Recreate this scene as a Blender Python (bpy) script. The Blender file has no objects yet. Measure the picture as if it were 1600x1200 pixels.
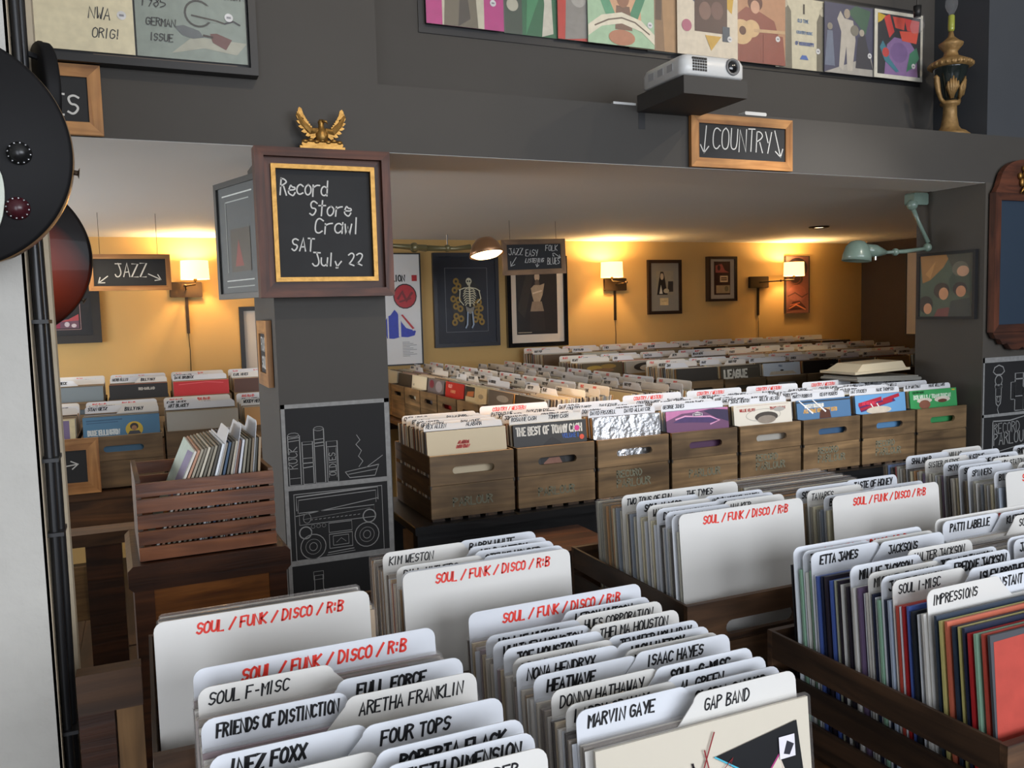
import bpy, math, random
from mathutils import Vector, Matrix
PI = math.pi
RND = random.Random(7)
sc = bpy.context.scene
COL = sc.collection

# ------------------------------------------------------------------ camera
CAM = (0.0, 0.0, 1.62)
yaw, pitch, roll = math.radians(23.57), math.radians(-4.9), math.radians(-1.55)
fw = Vector((math.sin(yaw)*math.cos(pitch), math.cos(yaw)*math.cos(pitch), math.sin(pitch)))
rt = Vector((math.cos(yaw), -math.sin(yaw), 0)); up = rt.cross(fw)
r2 = math.cos(roll)*rt + math.sin(roll)*up; u2 = -math.sin(roll)*rt + math.cos(roll)*up
cd = bpy.data.cameras.new('camera'); cam = bpy.data.objects.new('camera', cd); COL.objects.link(cam)
cam.matrix_world = Matrix(((r2.x, u2.x, -fw.x, CAM[0]), (r2.y, u2.y, -fw.y, CAM[1]), (r2.z, u2.z, -fw.z, CAM[2]), (0, 0, 0, 1)))
cd.sensor_width = 36; cd.lens = 36*1332/1600; cd.clip_start = .05
sc.camera = cam
sc.view_settings.view_transform = 'Standard'; sc.view_settings.look = 'None'
sc.view_settings.gamma = 1; sc.view_settings.use_curve_mapping = False
sc.view_settings.exposure = 0.0

# ------------------------------------------------------------------ world and lights
w = bpy.data.worlds.new('world'); sc.world = w; w.use_nodes = True
w.node_tree.nodes['Background'].inputs[0].default_value = (.62, .75, 1, 1)
w.node_tree.nodes['Background'].inputs[1].default_value = 1.0

def light(kind, name, loc, power, color, target=None, size=.1, size_y=None, spot=None, blend=.5):
    d = bpy.data.lights.new(name, kind); d.energy = power; d.color = color
    if kind == 'AREA':
        d.size = size
        if size_y: d.shape = 'RECTANGLE'; d.size_y = size_y
    else: d.shadow_soft_size = size
    if kind == 'SPOT': d.spot_size = math.radians(spot); d.spot_blend = blend
    o = bpy.data.objects.new(name, d); COL.objects.link(o); o.location = loc
    if target: o.rotation_euler = (Vector(target)-Vector(loc)).to_track_quat('-Z', 'Y').to_euler()
    return o
WARM = (1, .72, .42); SOFT = (1, .83, .62); DAY = (.90, .94, 1)
# daylight through the shop windows behind the camera
light('AREA', 'window_daylight', (2.6, -3.25, 2.2), 205, DAY, (2.6, 2, 1.6), 4.3, 2.0)
light('AREA', 'door_daylight', (-1.2, -3.25, 1.5), 60, DAY, (-1.0, 2, 1.3), 1.5, 2.6)
light('AREA', 'added_ceiling_fill', (-2.55, 4.4, 1.35), 95, (.93, .96, 1), (1, 4.3, 1.9), 2.0, 1.1)  # fill light added inside the closed left wall to brighten the low ceiling
# track spots in the tall shop room, then an added spot for the middle row
light('SPOT', 'track_or_added_spot', (3.9, 1.3, 3.6), 44, SOFT, (1.6, 3.1, 2.75), .03, spot=75)
light('SPOT', 'track_or_added_spot', (3.2, 0.6, 3.6), 42, SOFT, (3.0, 3.1, 2.8), .03, spot=70)
light('SPOT', 'track_or_added_spot', (1.0, .8, 3.6), 48, SOFT, (.1, 2.85, 2.6), .03, spot=70)
light('SPOT', 'track_or_added_spot', (3.2, .9, 3.6), 300, (1, .96, .92), (2.5, 3.0, 1.15), .04, spot=40, blend=.8)  # unseen spot added to make the middle row as bright as in daylight

# ------------------------------------------------------------------ materials
MC = {}
def lin(c): return tuple((x/12.92 if x <= .04045 else ((x+.055)/1.055)**2.4) for x in c)
def hx(s): return lin(tuple(int(s[i:i+2], 16)/255 for i in (0, 2, 4)))
def nodes(m): return m.node_tree.nodes, m.node_tree.links
def mat(name, c, rough=.6, metal=0, emit=0, noise=0, nscale=8, bump=0, coat=0, ecol=None):
    if name in MC: return MC[name]
    if isinstance(c, str): c = hx(c)
    m = bpy.data.materials.new(name); m.use_nodes = True; MC[name] = m
    n, l = nodes(m); b = n['Principled BSDF']
    b.inputs['Base Color'].default_value = (*c, 1); b.inputs['Roughness'].default_value = rough; b.inputs['Metallic'].default_value = metal
    if coat: b.inputs['Coat Weight'].default_value = coat; b.inputs['Coat Roughness'].default_value = .08
    if emit:
        b.inputs['Emission Color'].default_value = (*(ecol or c), 1); b.inputs['Emission Strength'].default_value = emit
    if noise or bump:
        tc = n.new('ShaderNodeTexCoord'); nz = n.new('ShaderNodeTexNoise'); nz.inputs['Scale'].default_value = nscale; nz.inputs['Detail'].default_value = 5
        l.new(tc.outputs['Object'], nz.inputs['Vector'])
        if noise:
            mx = n.new('ShaderNodeMix'); mx.data_type = 'RGBA'
            mx.inputs['A'].default_value = (*[x*(1-noise) for x in c], 1); mx.inputs['B'].default_value = (*[min(1, x*(1+noise)) for x in c], 1)
            l.new(nz.outputs['Fac'], mx.inputs['Factor']); l.new(mx.outputs['Result'], b.inputs['Base Color'])
        if bump:
            bp = n.new('ShaderNodeBump'); bp.inputs['Strength'].default_value = bump; bp.inputs['Distance'].default_value = .01
            l.new(nz.outputs['Fac'], bp.inputs['Height']); l.new(bp.outputs['Normal'], b.inputs['Normal'])
    return m
def wood(name, c1, c2, axis=0, rough=.55, scale=9, knots=True, bump=.25, coat=0):
    if name in MC: return MC[name]
    m = bpy.data.materials.new(name); m.use_nodes = True; MC[name] = m
    n, l = nodes(m); b = n['Principled BSDF']; b.inputs['Roughness'].default_value = rough
    if coat: b.inputs['Coat Weight'].default_value = coat
    tc = n.new('ShaderNodeTexCoord'); oi = n.new('ShaderNodeObjectInfo'); ad = n.new('ShaderNodeVectorMath'); ad.operation = 'ADD'
    sc_ = n.new('ShaderNodeVectorMath'); sc_.operation = 'SCALE'; sc_.inputs['Scale'].default_value = 13
    cb = n.new('ShaderNodeCombineXYZ')
    for k in range(3): l.new(oi.outputs['Random'], cb.inputs[k])
    l.new(cb.outputs[0], sc_.inputs[0]); l.new(tc.outputs['Object'], ad.inputs[0]); l.new(sc_.outputs[0], ad.inputs[1])
    mp = n.new('ShaderNodeMapping'); s = [scale*2.2]*3; s[axis] = scale*.16
    mp.inputs['Scale'].default_value = s; l.new(ad.outputs[0], mp.inputs[0])
    nz = n.new('ShaderNodeTexNoise'); nz.inputs['Scale'].default_value = 1.6; nz.inputs['Detail'].default_value = 8; nz.inputs['Distortion'].default_value = 1.2
    l.new(mp.outputs[0], nz.inputs['Vector'])
    n2 = n.new('ShaderNodeTexNoise'); n2.inputs['Scale'].default_value = 5; n2.inputs['Detail'].default_value = 3; l.new(ad.outputs[0], n2.inputs['Vector'])
    rp = n.new('ShaderNodeValToRGB'); rp.color_ramp.elements[0].position = .32; rp.color_ramp.elements[1].position = .68
    rp.color_ramp.elements[0].color = (*hx(c1), 1); rp.color_ramp.elements[1].color = (*hx(c2), 1)
    l.new(nz.outputs['Fac'], rp.inputs[0])
    mx = n.new('ShaderNodeMix'); mx.data_type = 'RGBA'; mx.blend_type = 'MULTIPLY'; mx.inputs['Factor'].default_value = .75
    r2_ = n.new('ShaderNodeValToRGB'); r2_.color_ramp.elements[0].position = .33; r2_.color_ramp.elements[1].position = .6
    r2_.color_ramp.elements[0].color = (.42, .4, .38, 1); r2_.color_ramp.elements[1].color = (1, 1, 1, 1)
    l.new(n2.outputs['Fac'], r2_.inputs[0]); l.new(rp.outputs[0], mx.inputs['A']); l.new(r2_.outputs[0], mx.inputs['B'])
    hv = n.new('ShaderNodeHueSaturation'); mr = n.new('ShaderNodeMapRange'); mr.inputs['To Min'].default_value = .75; mr.inputs['To Max'].default_value = 1.2
    l.new(oi.outputs['Random'], mr.inputs[0]); l.new(mr.outputs[0], hv.inputs['Value']); l.new(mx.outputs['Result'], hv.inputs['Color'])
    l.new(hv.outputs[0], b.inputs['Base Color'])
    bp = n.new('ShaderNodeBump'); bp.inputs['Strength'].default_value = bump; bp.inputs['Distance'].default_value = .004
    l.new(nz.outputs['Fac'], bp.inputs['Height']); l.new(bp.outputs[0], b.inputs['Normal'])
    return m
def clear(name, tint=(1, 1, 1), op=.25, rough=.12, base=(.8, .82, .85), edge=.35):
    if name in MC: return MC[name]
    m = bpy.data.materials.new(name); m.use_nodes = True; MC[name] = m
    n, l = nodes(m); b = n['Principled BSDF']; b.inputs['Base Color'].default_value = (*base, 1); b.inputs['Roughness'].default_value = rough
    t = n.new('ShaderNodeBsdfTransparent'); t.inputs[0].default_value = (*tint, 1); mx = n.new('ShaderNodeMixShader')
    fr = n.new('ShaderNodeLayerWeight'); pw = n.new('ShaderNodeMath'); pw.operation = 'POWER'; pw.inputs[1].default_value = 4
    ml = n.new('ShaderNodeMath'); ml.operation = 'MULTIPLY'; ml.inputs[1].default_value = edge
    a = n.new('ShaderNodeMath'); a.operation = 'ADD'; a.inputs[1].default_value = op; a.use_clamp = True
    l.new(fr.outputs['Facing'], pw.inputs[0]); l.new(pw.outputs[0], ml.inputs[0]); l.new(ml.outputs[0], a.inputs[0]); l.new(a.outputs[0], mx.inputs[0]); l.new(t.outputs[0], mx.inputs[1]); l.new(b.outputs[0], mx.inputs[2])
    l.new(mx.outputs[0], n['Material Output'].inputs[0])
    return m
def flat(h, rough=.5):
    return mat('paint_'+h, h, rough, noise=.22, nscale=38)
CHAR = mat('charcoal_wall_paint', (.061, .056, .050), .75, noise=.12, nscale=3, bump=.05)
CHARB = mat('daylit_charcoal_paint', (.052, .058, .068), .7, noise=.12, nscale=3, bump=.05)  # the charcoal again, with the blue cast of daylight put into its colour
MUST = mat('mustard_wall_paint', (.56, .36, .13), .7, noise=.06, nscale=2, bump=.04)
CEIL = mat('off_white_ceiling_paint', (.78, .76, .72), .8, noise=.03, nscale=2)
DARKW = mat('dark_brown_wall_paint', (.035, .022, .016), .8, noise=.1)
PLAST = mat('old_white_plaster', (.52, .50, .455), .7, noise=.06, nscale=14, bump=.6)
CREAM = mat('cream_trim_paint', (.5, .42, .3), .55, noise=.15, nscale=20, bump=.3)
BLACK = mat('black_paint', (.012, .012, .013), .45)
BLKGL = mat('black_gloss', (.008, .008, .009), .12, coat=.6)
SLATE = mat('chalkboard_slate', (.018, .019, .021), .75, noise=.25, nscale=12)
CHALK = mat('white_chalk', (.62, .62, .6), .9)
CHALKD = mat('dim_chalk', (.27, .27, .265), .9, noise=.35, nscale=60)
CARD = mat('white_card_plastic', (.70, .72, .76), .32)
CARDC = mat('cream_card_plastic', (.72, .70, .66), .35)
INK = mat('black_marker_ink', (.006, .006, .008), .4)
RED = mat('red_marker_ink', (.75, .03, .015), .45)
GOLD = mat('antique_gold', (.36, .20, .055), .42, metal=.85, noise=.4, nscale=40, bump=.3)
BRONZE = mat('dark_bronze', (.06, .04, .025), .4, metal=.7)
BRASSW = mat('aged_gold_wood', (.33, .2, .075), .5, metal=.3, noise=.5, nscale=50, bump=.4)
STEEL = mat('steel', (.55, .55, .56), .3, metal=1)
SLV = clear('clear_plastic_sleeve', op=.07, rough=.16, base=(.62, .58, .56))
SLW = clear('clear_cover_sleeve', op=.035, rough=.3, base=(.5, .5, .5), edge=.1)
GLS = clear('picture_glass', op=.0, rough=.06, base=(.1, .1, .1), edge=.12)
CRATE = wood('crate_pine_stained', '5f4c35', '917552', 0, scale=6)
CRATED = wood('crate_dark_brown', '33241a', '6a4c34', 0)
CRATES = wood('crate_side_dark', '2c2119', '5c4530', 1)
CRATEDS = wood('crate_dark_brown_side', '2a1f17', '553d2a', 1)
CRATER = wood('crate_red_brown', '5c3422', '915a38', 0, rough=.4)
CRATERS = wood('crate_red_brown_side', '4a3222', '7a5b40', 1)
PINE = wood('knotty_pine', '9c6532', 'd0985a', 0, rough=.45)
PINEV = wood('knotty_pine_upright', '9c6532', 'd0985a', 2, rough=.45)
MAHO = wood('mahogany', '34190f', '633622', 0, rough=.6, coat=.05)
MAHOV = wood('mahogany_upright', '34190f', '633622', 2, rough=.6, coat=.05)
TABLE = wood('table_brown', '3a2616', '6b4829', 0, scale=5)
TABLEV = wood('table_leg_brown', '3a2616', '5d4026', 2, scale=5)
FLOOR = wood('floor_board', '1d130d', '3c281a', 1, scale=3)

# ------------------------------------------------------------------ mesh helpers
class MB:
    def __init__(s): s.v = []; s.f = []; s.m = []
    def face(s, pts, m=0):
        k = len(s.v); s.v += [tuple(p) for p in pts]; s.f.append(tuple(range(k, k+len(pts)))); s.m.append(m)
    def box(s, x0, x1, y0, y1, z0, z1, m=0, mf=None, mx=None):
        k = len(s.v)
        s.v += [(x0, y0, z0), (x1, y0, z0), (x1, y1, z0), (x0, y1, z0), (x0, y0, z1), (x1, y0, z1), (x1, y1, z1), (x0, y1, z1)]
        if mx is not None:
            for i in range(k, k+8): s.v[i] = tuple(mx @ Vector(s.v[i]))
        for j, q in enumerate(((0, 3, 2, 1), (4, 5, 6, 7), (0, 1, 5, 4), (2, 3, 7, 6), (1, 2, 6, 5), (3, 0, 4, 7))):
            s.f.append(tuple(k+i for i in q)); s.m.append((mf if mf is not None and j in (2, 3) else m))
        return s
    def cbox(s, x0, x1, y0, y1, z0, z1, c=.003, m=0):   # box with its four vertical-view edges chamfered
        p = [(x0+c, z0), (x1-c, z0), (x1, z0+c), (x1, z1-c), (x1-c, z1), (x0+c, z1), (x0, z1-c), (x0, z0+c)]
        return s.prism(p, y0, y1, m)
    def prism(s, poly, y0, y1, m=0, mb=None, ax='xz'):    # poly in xz, extruded along y (front face at y0)
        n = len(poly); k = len(s.v)
        def P(a, b, t): return {'xz': (a, t, b), 'xy': (a, b, t), 'yz': (t, a, b)}[ax]
        s.v += [P(a, b, y0) for a, b in poly]+[P(a, b, y1) for a, b in poly]
        s.f.append(tuple(range(k, k+n))); s.m.append(m)
        s.f.append(tuple(range(k+2*n-1, k+n-1, -1))); s.m.append(m)
        for i in range(n):
            j = (i+1) % n; s.f.append((k+j, k+i, k+n+i, k+n+j)); s.m.append(m if mb is None else mb)
        return s
    def tube(s, path, r, n=8, m=0, cap=True):
        path = [Vector(p) for p in path]; rs = r if isinstance(r, (list, tuple)) else [r]*len(path)
        k = len(s.v)
        for i, p in enumerate(path):
            d = (path[min(i+1, len(path)-1)]-path[max(i-1, 0)]).normalized()
            a = Vector((0, 0, 1)) if abs(d.z) < .9 else Vector((1, 0, 0))
            e1 = d.cross(a).normalized(); e2 = d.cross(e1)
            for j in range(n):
                t = 2*PI*j/n; s.v.append(tuple(p+rs[i]*(math.cos(t)*e1+math.sin(t)*e2)))
        for i in range(len(path)-1):
            for j in range(n):
                a = k+i*n+j; b = k+i*n+(j+1) % n; s.f.append((a, b, b+n, a+n)); s.m.append(m)
        if cap:
            s.f.append(tuple(k+j for j in range(n-1, -1, -1))); s.m.append(m)
            s.f.append(tuple(k+(len(path)-1)*n+j for j in range(n))); s.m.append(m)
        return s
    def lathe(s, prof, c=(0, 0, 0), n=20, m=0, mx=None, close=True):
        k = len(s.v)
        for z, r in prof:
            for j in range(n):
                t = 2*PI*j/n; p = Vector((r*math.cos(t), r*math.sin(t), z))
                if mx is not None: p = mx @ p
                s.v.append((p.x+c[0], p.y+c[1], p.z+c[2]))
        for i in range(len(prof)-1):
            for j in range(n):
                a = k+i*n+j; b = k+i*n+(j+1) % n; s.f.append((a, b, b+n, a+n)); s.m.append(m)
        if close:
            s.f.append(tuple(k+j for j in range(n-1, -1, -1))); s.m.append(m)
            s.f.append(tuple(k+(len(prof)-1)*n+j for j in range(n))); s.m.append(m)
        return s
    def ball(s, c, rx, ry=None, rz=None, n=12, m=0):
        ry = ry or rx; rz = rz or rx
        mx = Matrix.Diagonal((rx, ry, rz))
        return s.lathe([(math.sin(-PI/2+PI*i/8), max(.001, math.cos(-PI/2+PI*i/8))) for i in range(9)], c, n, m, mx)
    def ribbon(s, pts, wd, y=0, m=0):
        P = [pts[0]]
        for p in pts[1:]:
            if abs(p[0]-P[-1][0])+abs(p[1]-P[-1][1]) > 1e-6: P.append(p)
        if len(P) < 2: return
        L, R = [], []
        for i, p in enumerate(P):
            a = P[max(0, i-1)]; b = P[min(len(P)-1, i+1)]; dx, dz = b[0]-a[0], b[1]-a[1]; d = math.hypot(dx, dz) or 1
            nx, nz = -dz/d*wd/2, dx/d*wd/2
            ex = ez = 0
            if i == 0: ex, ez = -dx/d*wd*.35, -dz/d*wd*.35
            if i == len(P)-1: ex, ez = dx/d*wd*.35, dz/d*wd*.35
            k = 1.0
            if 0 < i < len(P)-1:
                v1 = (p[0]-a[0], p[1]-a[1]); v2 = (b[0]-p[0], b[1]-p[1]); l1 = math.hypot(*v1) or 1; l2 = math.hypot(*v2) or 1
                cs = (v1[0]*v2[0]+v1[1]*v2[1])/(l1*l2); k = min(1.5, 1/max(.5, math.sqrt(max(0, (1+cs)/2))))
            L.append((p[0]+nx*k+ex, y, p[1]+nz*k+ez)); R.append((p[0]-nx*k+ex, y, p[1]-nz*k+ez))
        k = len(s.v); n = len(P); s.v += L+R
        for i in range(n-1): s.f.append((k+n+i, k+n+i+1, k+i+1, k+i)); s.m.append(m)
    def mesh(s, name, mats, smooth=False):
        me = bpy.data.meshes.new(name); me.from_pydata(s.v, [], s.f)
        for x in (mats if isinstance(mats, (list, tuple)) else [mats]): me.materials.append(x)
        me.polygons.foreach_set('material_index', s.m)
        if smooth: me.polygons.foreach_set('use_smooth', [True]*len(s.f))
        me.update(); return me
    def obj(s, name, mats, parent=None, smooth=False, loc=None, rot=None):
        return put(name, s.mesh(name, mats, smooth), parent, loc, rot)
def put(name, me, parent=None, loc=None, rot=None):
    o = bpy.data.objects.new(name, me); COL.objects.link(o)
    if parent: o.parent = parent
    if loc: o.location = loc
    if rot: o.rotation_euler = rot
    return o
def tag(o, label, cat, group=None):
    o['label'] = label; o['category'] = cat
    if group: o['group'] = group
    return o
def thing(name, label, cat, loc=(0, 0, 0), rot=(0, 0, 0), group=None):
    o = bpy.data.objects.new(name, None); COL.objects.link(o); o.location = loc; o.rotation_euler = rot; o.empty_display_size = .05
    return tag(o, label, cat, group)
def struct(o): o['kind'] = 'structure'; return o
def box(name, mats, parent, *a, **k): return MB().box(*a, **k).obj(name, mats, parent)

# ------------------------------------------------------------------ marker and chalk handwriting (strokes on a 4 x 6 grid)
F = {'A': '002640 1232', 'B': '0006 ~0626453403 ~0333413000', 'C': '~452605012041', 'D': '0006 ~062644422000', 'E': '46060040 0333',
 'F': '460600 0333', 'G': '~4526050120414323', 'H': '0006 4046 0343', 'I': '2620', 'J': '~2642301001 0646', 'K': '0006 460340', 'L': '060040',
 'M': '0006234640', 'N': '00064046', 'O': '~26050120414526', 'P': '0006 ~0626453403', 'Q': '~26050120414526 2240', 'R': '0006 ~0626453403 2340',
 'S': '~4526051333422001', 'T': '0646 2620', 'U': '~0601204146', 'V': '062046', 'W': '0610233046', 'X': '0046 0640', 'Y': '0623 4620', 'Z': '06460040',
 '0': '~26050120414526', '1': '152620', '2': '~0526453311 1140', '3': '~0526453413 ~1333422001', '4': '360242 3630', '5': '460603 ~0333423100',
 '6': '~4526050120414303', '7': '064610', '8': '~2645330211204233152 6', '9': '~43241526454320', '/': '0046', '-': '1333', '.': '2021', ':': '2425 2221', "'": '2625',
 '!': '2622 2021', '&': '~4013052615 0131', '*': '0145 0541', ',': '2110',
 'e': '~024223140201102031 41', 'c': '~432403012041', 'o': '~24030120414324', 'r': '0400 ~032444', 'd': '4640 ~432403012041', 't': '2620 0444',
 'a': '~432403012041 4440', 'w': '0410233044', 'l': '2620', 'u': '~04012041 4440', 'y': '0421 ~44200800', 'i': '2420 2625', 'n': '0004 ~03244340', 's': '~4324130211 ~1131200', 'h': '0006 ~03244340'}
F['y'] = '0624 4600'; F['!'] = '2622 2120'; F['8'] = '~26453302112042331526'; F['e'] = '~02424323140201203041'; F['s'] = '~43241333412001'; F['y'] = '0421 4411'
def chaikin(p):
    for _ in range(2):
        q = [p[0]]
        for a, b in zip(p, p[1:]):
            q.append((a[0]*.75+b[0]*.25, a[1]*.75+b[1]*.25)); q.append((a[0]*.25+b[0]*.75, a[1]*.25+b[1]*.75))
        q.append(p[-1]); p = q
    return p
def strokes(text, x, z, h, slant=.18, wide=.62, seed=1, jit=.25, track=1.0, rot=0):
    R = random.Random(seed*97+len(text)); out = []; cx = 0; g = h/6; gx = g*wide*1.15
    for ch in text:
        if ch == ' ': cx += 3.2*gx*track; continue
        d = F.get(ch, F.get(ch.upper(), ''))
        nar = 2.4 if ch in "I.:'!1l" else 4
        dz = R.uniform(-.4, .4)*jit*g-(2*g if ch == 'y' else 0); sc_ = 1+R.uniform(-.1, .1)*jit
        for st in d.split():
            sm = st[0] == '~'; st = st.strip('~')
            pts = [(int(st[i])+R.uniform(-jit, jit)*.5, int(st[i+1])+R.uniform(-jit, jit)*.5) for i in range(0, len(st)-1, 2)]
            if nar < 4: pts = [(a-1.2, b) for a, b in pts]
            if sm and len(pts) > 2: pts = chaikin(pts)
            pts = [(cx+a*gx*sc_, b*g*sc_+dz) for a, b in pts]
            out.append([(a+b*slant, b) for a, b in pts])
        cx += (nar+1.35)*gx*track
    c, s_ = math.cos(rot), math.sin(rot)
    return [[(x+a*c-b*s_, z+a*s_+b*c) for a, b in p] for p in out], cx
def write(mb, text, x, z, h, wd, m=0, y=0, maxw=None, **k):
    P, W = strokes(text, x, z, h, **k)
    if not P: return 0
    f = min(1, maxw/W) if maxw else 1
    for p in P: mb.ribbon([(x+(a-x)*f, b) for a, b in p], wd, y, m)
    return W*f
TXT = {}
def lettering(parent, items, m=INK, y=-.0012, name='lettering'):
    key = (tuple(map(tuple, items)), m.name, y)
    if key not in TXT:
        mb = MB()
        for t, x, z, h, wd, mw, sd in items: write(mb, t, x, z, h, wd, 0, y, mw, seed=sd)
        TXT[key] = mb.mesh(name, m) if mb.f else None
    return put(name, TXT[key], parent) if TXT[key] else None
def vmap(sh, a=.72, b=.28):
    out = []
    for s in sh or []:
        if s[0] == 'e': out.append(('e', s[1], a+b*s[2], s[3], s[4]*b, s[5]))
        elif s[0] == 'c': out.append(('c', s[1], a+b*s[2], s[3], s[4]*b, s[5], s[6]))
        elif s[0] == 'r': out.append(('r', s[1], a+b*s[2], s[3], a+b*s[4], s[5]))
        elif s[0] == 't': out.append(('t', s[1], s[2], a+b*s[3])+tuple(s[4:]))
        else: out.append((s[0], [(u, a+b*v) for u, v in s[1]])+tuple(s[2:]))
    return out
def art(parent, W, H, shapes, x0=0, z0=0, y=-.0006, name='cover_art', step=.00018, rough=.45):
    mb = MB(); mats = []; idx = {}
    def M(c):
        if c not in idx: idx[c] = len(mats); mats.append(c if not isinstance(c, str) else flat(c, rough))
        return idx[c]
    X = lambda u: x0+u*W; Z = lambda v: z0+v*H
    for s in shapes:
        y -= step; k = s[0]; m = M(s[-1])
        if k == 'r': _, a, b, c, d, _c = s; mb.face([(X(a), y, Z(b)), (X(c), y, Z(b)), (X(c), y, Z(d)), (X(a), y, Z(d))], m)
        elif k == 'e': _, a, b, ru, rv, _c = s; mb.face([(X(a+ru*math.cos(2*PI*i/18)), y, Z(b+rv*math.sin(2*PI*i/18))) for i in range(18)], m)
        elif k == 'p': mb.face([(X(a), y, Z(b)) for a, b in s[1]], m)
        elif k == 'l': mb.ribbon([(X(a), Z(b)) for a, b in s[1]], s[2], y, m)
        elif k == 'c': mb.ribbon([(X(s[1]+s[3]*math.cos(2*PI*i/20)), Z(s[2]+s[4]*math.sin(2*PI*i/20))) for i in range(21)], s[5], y, m)
        elif k == 't': write(mb, s[1], X(s[2]), Z(s[3]), s[4], s[5], m, y, s[6] if s[6] else None, jit=s[7], slant=s[8], seed=3)
    # every shape must stay inside the sheet
    xa, xb, za, zb = min(x0, x0+W), max(x0, x0+W), min(z0, z0+H), max(z0, z0+H)
    mb.v = [(min(max(a, xa), xb), b, min(max(c, za), zb)) for a, b, c in mb.v]
    return mb.obj(name, mats, parent)
def T(t, u, v, h, wd, mw, c, jit=.05, sl=0): return ('t', t, u, v, h, wd, mw, jit, sl, c)

# ================================================================== THE ROOM
def sbox(name, m, *a): return struct(MB().box(*a).obj(name, m))
fl = struct(MB().box(-2.6, 6.6, -3.3, 6.4, -.08, -.004).obj('floor', mat('floor_gap', (.01, .008, .006), .8)))
pm = MB().box(-.069, .069, -1.2, 1.2, -.004, .012).mesh('floor_plank', FLOOR)
fb = MB()
for i in range(66):
    for j in range(4):
        x = -2.52+i*.14; y = -2.1+j*2.42+(.6 if i % 2 else 0)
        if -.3 < x < 4 and 0 < y < 4: put('floor_plank', pm, fl, (x, y, 0))
        else: fb.box(x-.069, x+.069, max(-3.3, y-1.2), min(6.4, y+1.2), -.004, .012)
o = fb.obj('outer_floor_planks', FLOOR, fl); o['kind'] = 'stuff'
sbox('wall_back', MUST, -2.6, 6.6, 6.3, 6.42, 0, 2.4)
sbox('ceiling_low', CEIL, -2.6, 6.6, 3.15, 6.3, 2.18, 2.39)
sbox('ceiling_main', CEIL, -2.6, 6.6, -3.3, 3.3, 3.9, 4.0)
# dark beam with a ledge, the niche above it, the wall left of the niche
sbox('wall_beam', [CHAR], -2.6, 6.6, 2.85, 3.15, 2.165, 2.387)
sbox('ceiling_soffit', CEIL, -2.6, 6.6, 2.854, 3.15, 2.1635, 2.166)
sbox('wall_upper', CHAR, -2.6, .783, 2.85, 3.15, 2.387, 3.9)
sbox('wall_niche', CHAR, .783, 3.72, 3.15, 3.27, 2.387, 3.9)
sbox('wall_upper_right', CHARB, 3.72, 6.6, 2.85, 3.27, 2.387, 3.9)
sbox('wall_pillar_right', mat('warm_charcoal_paint', (.075, .066, .055), .7, noise=.12, nscale=3), 3.72, 6.6, 2.85, 3.24, 0, 2.165)
sbox('wall_pillar_left', CHAR, .41, .78, 2.85, 3.35, 0, 2.165)
sbox('wall_right', DARKW, 6.5, 6.62, 3.24, 6.3, 0, 2.2)
sbox('wall_shop_right', CHAR, 6.5, 6.62, -3.3, 2.85, 0, 3.9)
sbox('wall_left', PLAST, -2.72, -2.6, -3.3, 6.42, 0, 3.9)
# shop front behind the camera: wall with a wide window and a glazed door opening
fw_ = MB().box(-2.6, 6.6, -3.42, -3.3, 3.3, 3.9).box(-2.6, -2, -3.42, -3.3, 0, 3.3).box(-.4, .4, -3.42, -3.3, 0, 3.3)
fw_.box(4.8, 6.6, -3.42, -3.3, 0, 3.3).box(.4, 4.8, -3.42, -3.3, 0, 1.2)
struct(fw_.obj('wall_front', CHAR))
wn = MB().box(.4, 4.8, -3.39, -3.35, 1.2, 1.26).box(.4, 4.8, -3.39, -3.35, 3.24, 3.3)
for x in (.4, 2.57, 4.74): wn.box(x, x+.06, -3.39, -3.35, 1.2, 3.3)
struct(wn.obj('window_1', BLACK))

# plaster pier at the left edge with trims and a cable bundle
pr = MB().box(-.9, -.155, 1.5, 1.66, 0, 3.9).obj('wall_pier', PLAST); struct(pr)
struct(MB().cbox(-.1552, -.151, 1.5, 1.53, 0, 3.9, .001).box(-.155, -.15, 1.5, 1.515, 0, 3.9).obj('trim_1', CREAM))
struct(MB().box(-.155, -.128, 1.63, 1.665, 0, 3.9).box(-.155, -.143, 1.6, 1.63, 0, 3.9).obj('trim_2', CREAM))
cb = thing('cable_bundle', 'black cable bundle tied down the edge of the white plaster pier', 'cable')
for k, (dx, dy) in enumerate(((0, 0), (.006, .012), (-.002, .022))):
    MB().tube([(-.142+dx+.002*math.sin(z*5+k), 1.535+dy*1.6, z) for z in [i*.2 for i in range(20)]], .0075, 8).obj('cable', mat('black_cable', (.01, .01, .011), .35), cb, True)
for z in (.95, 1.28, 1.40, 1.62, 2.0): MB().box(-.151, -.127, 1.52, 1.585, z, z+.006).obj('cable_tie', BLACK, cb)

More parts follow.
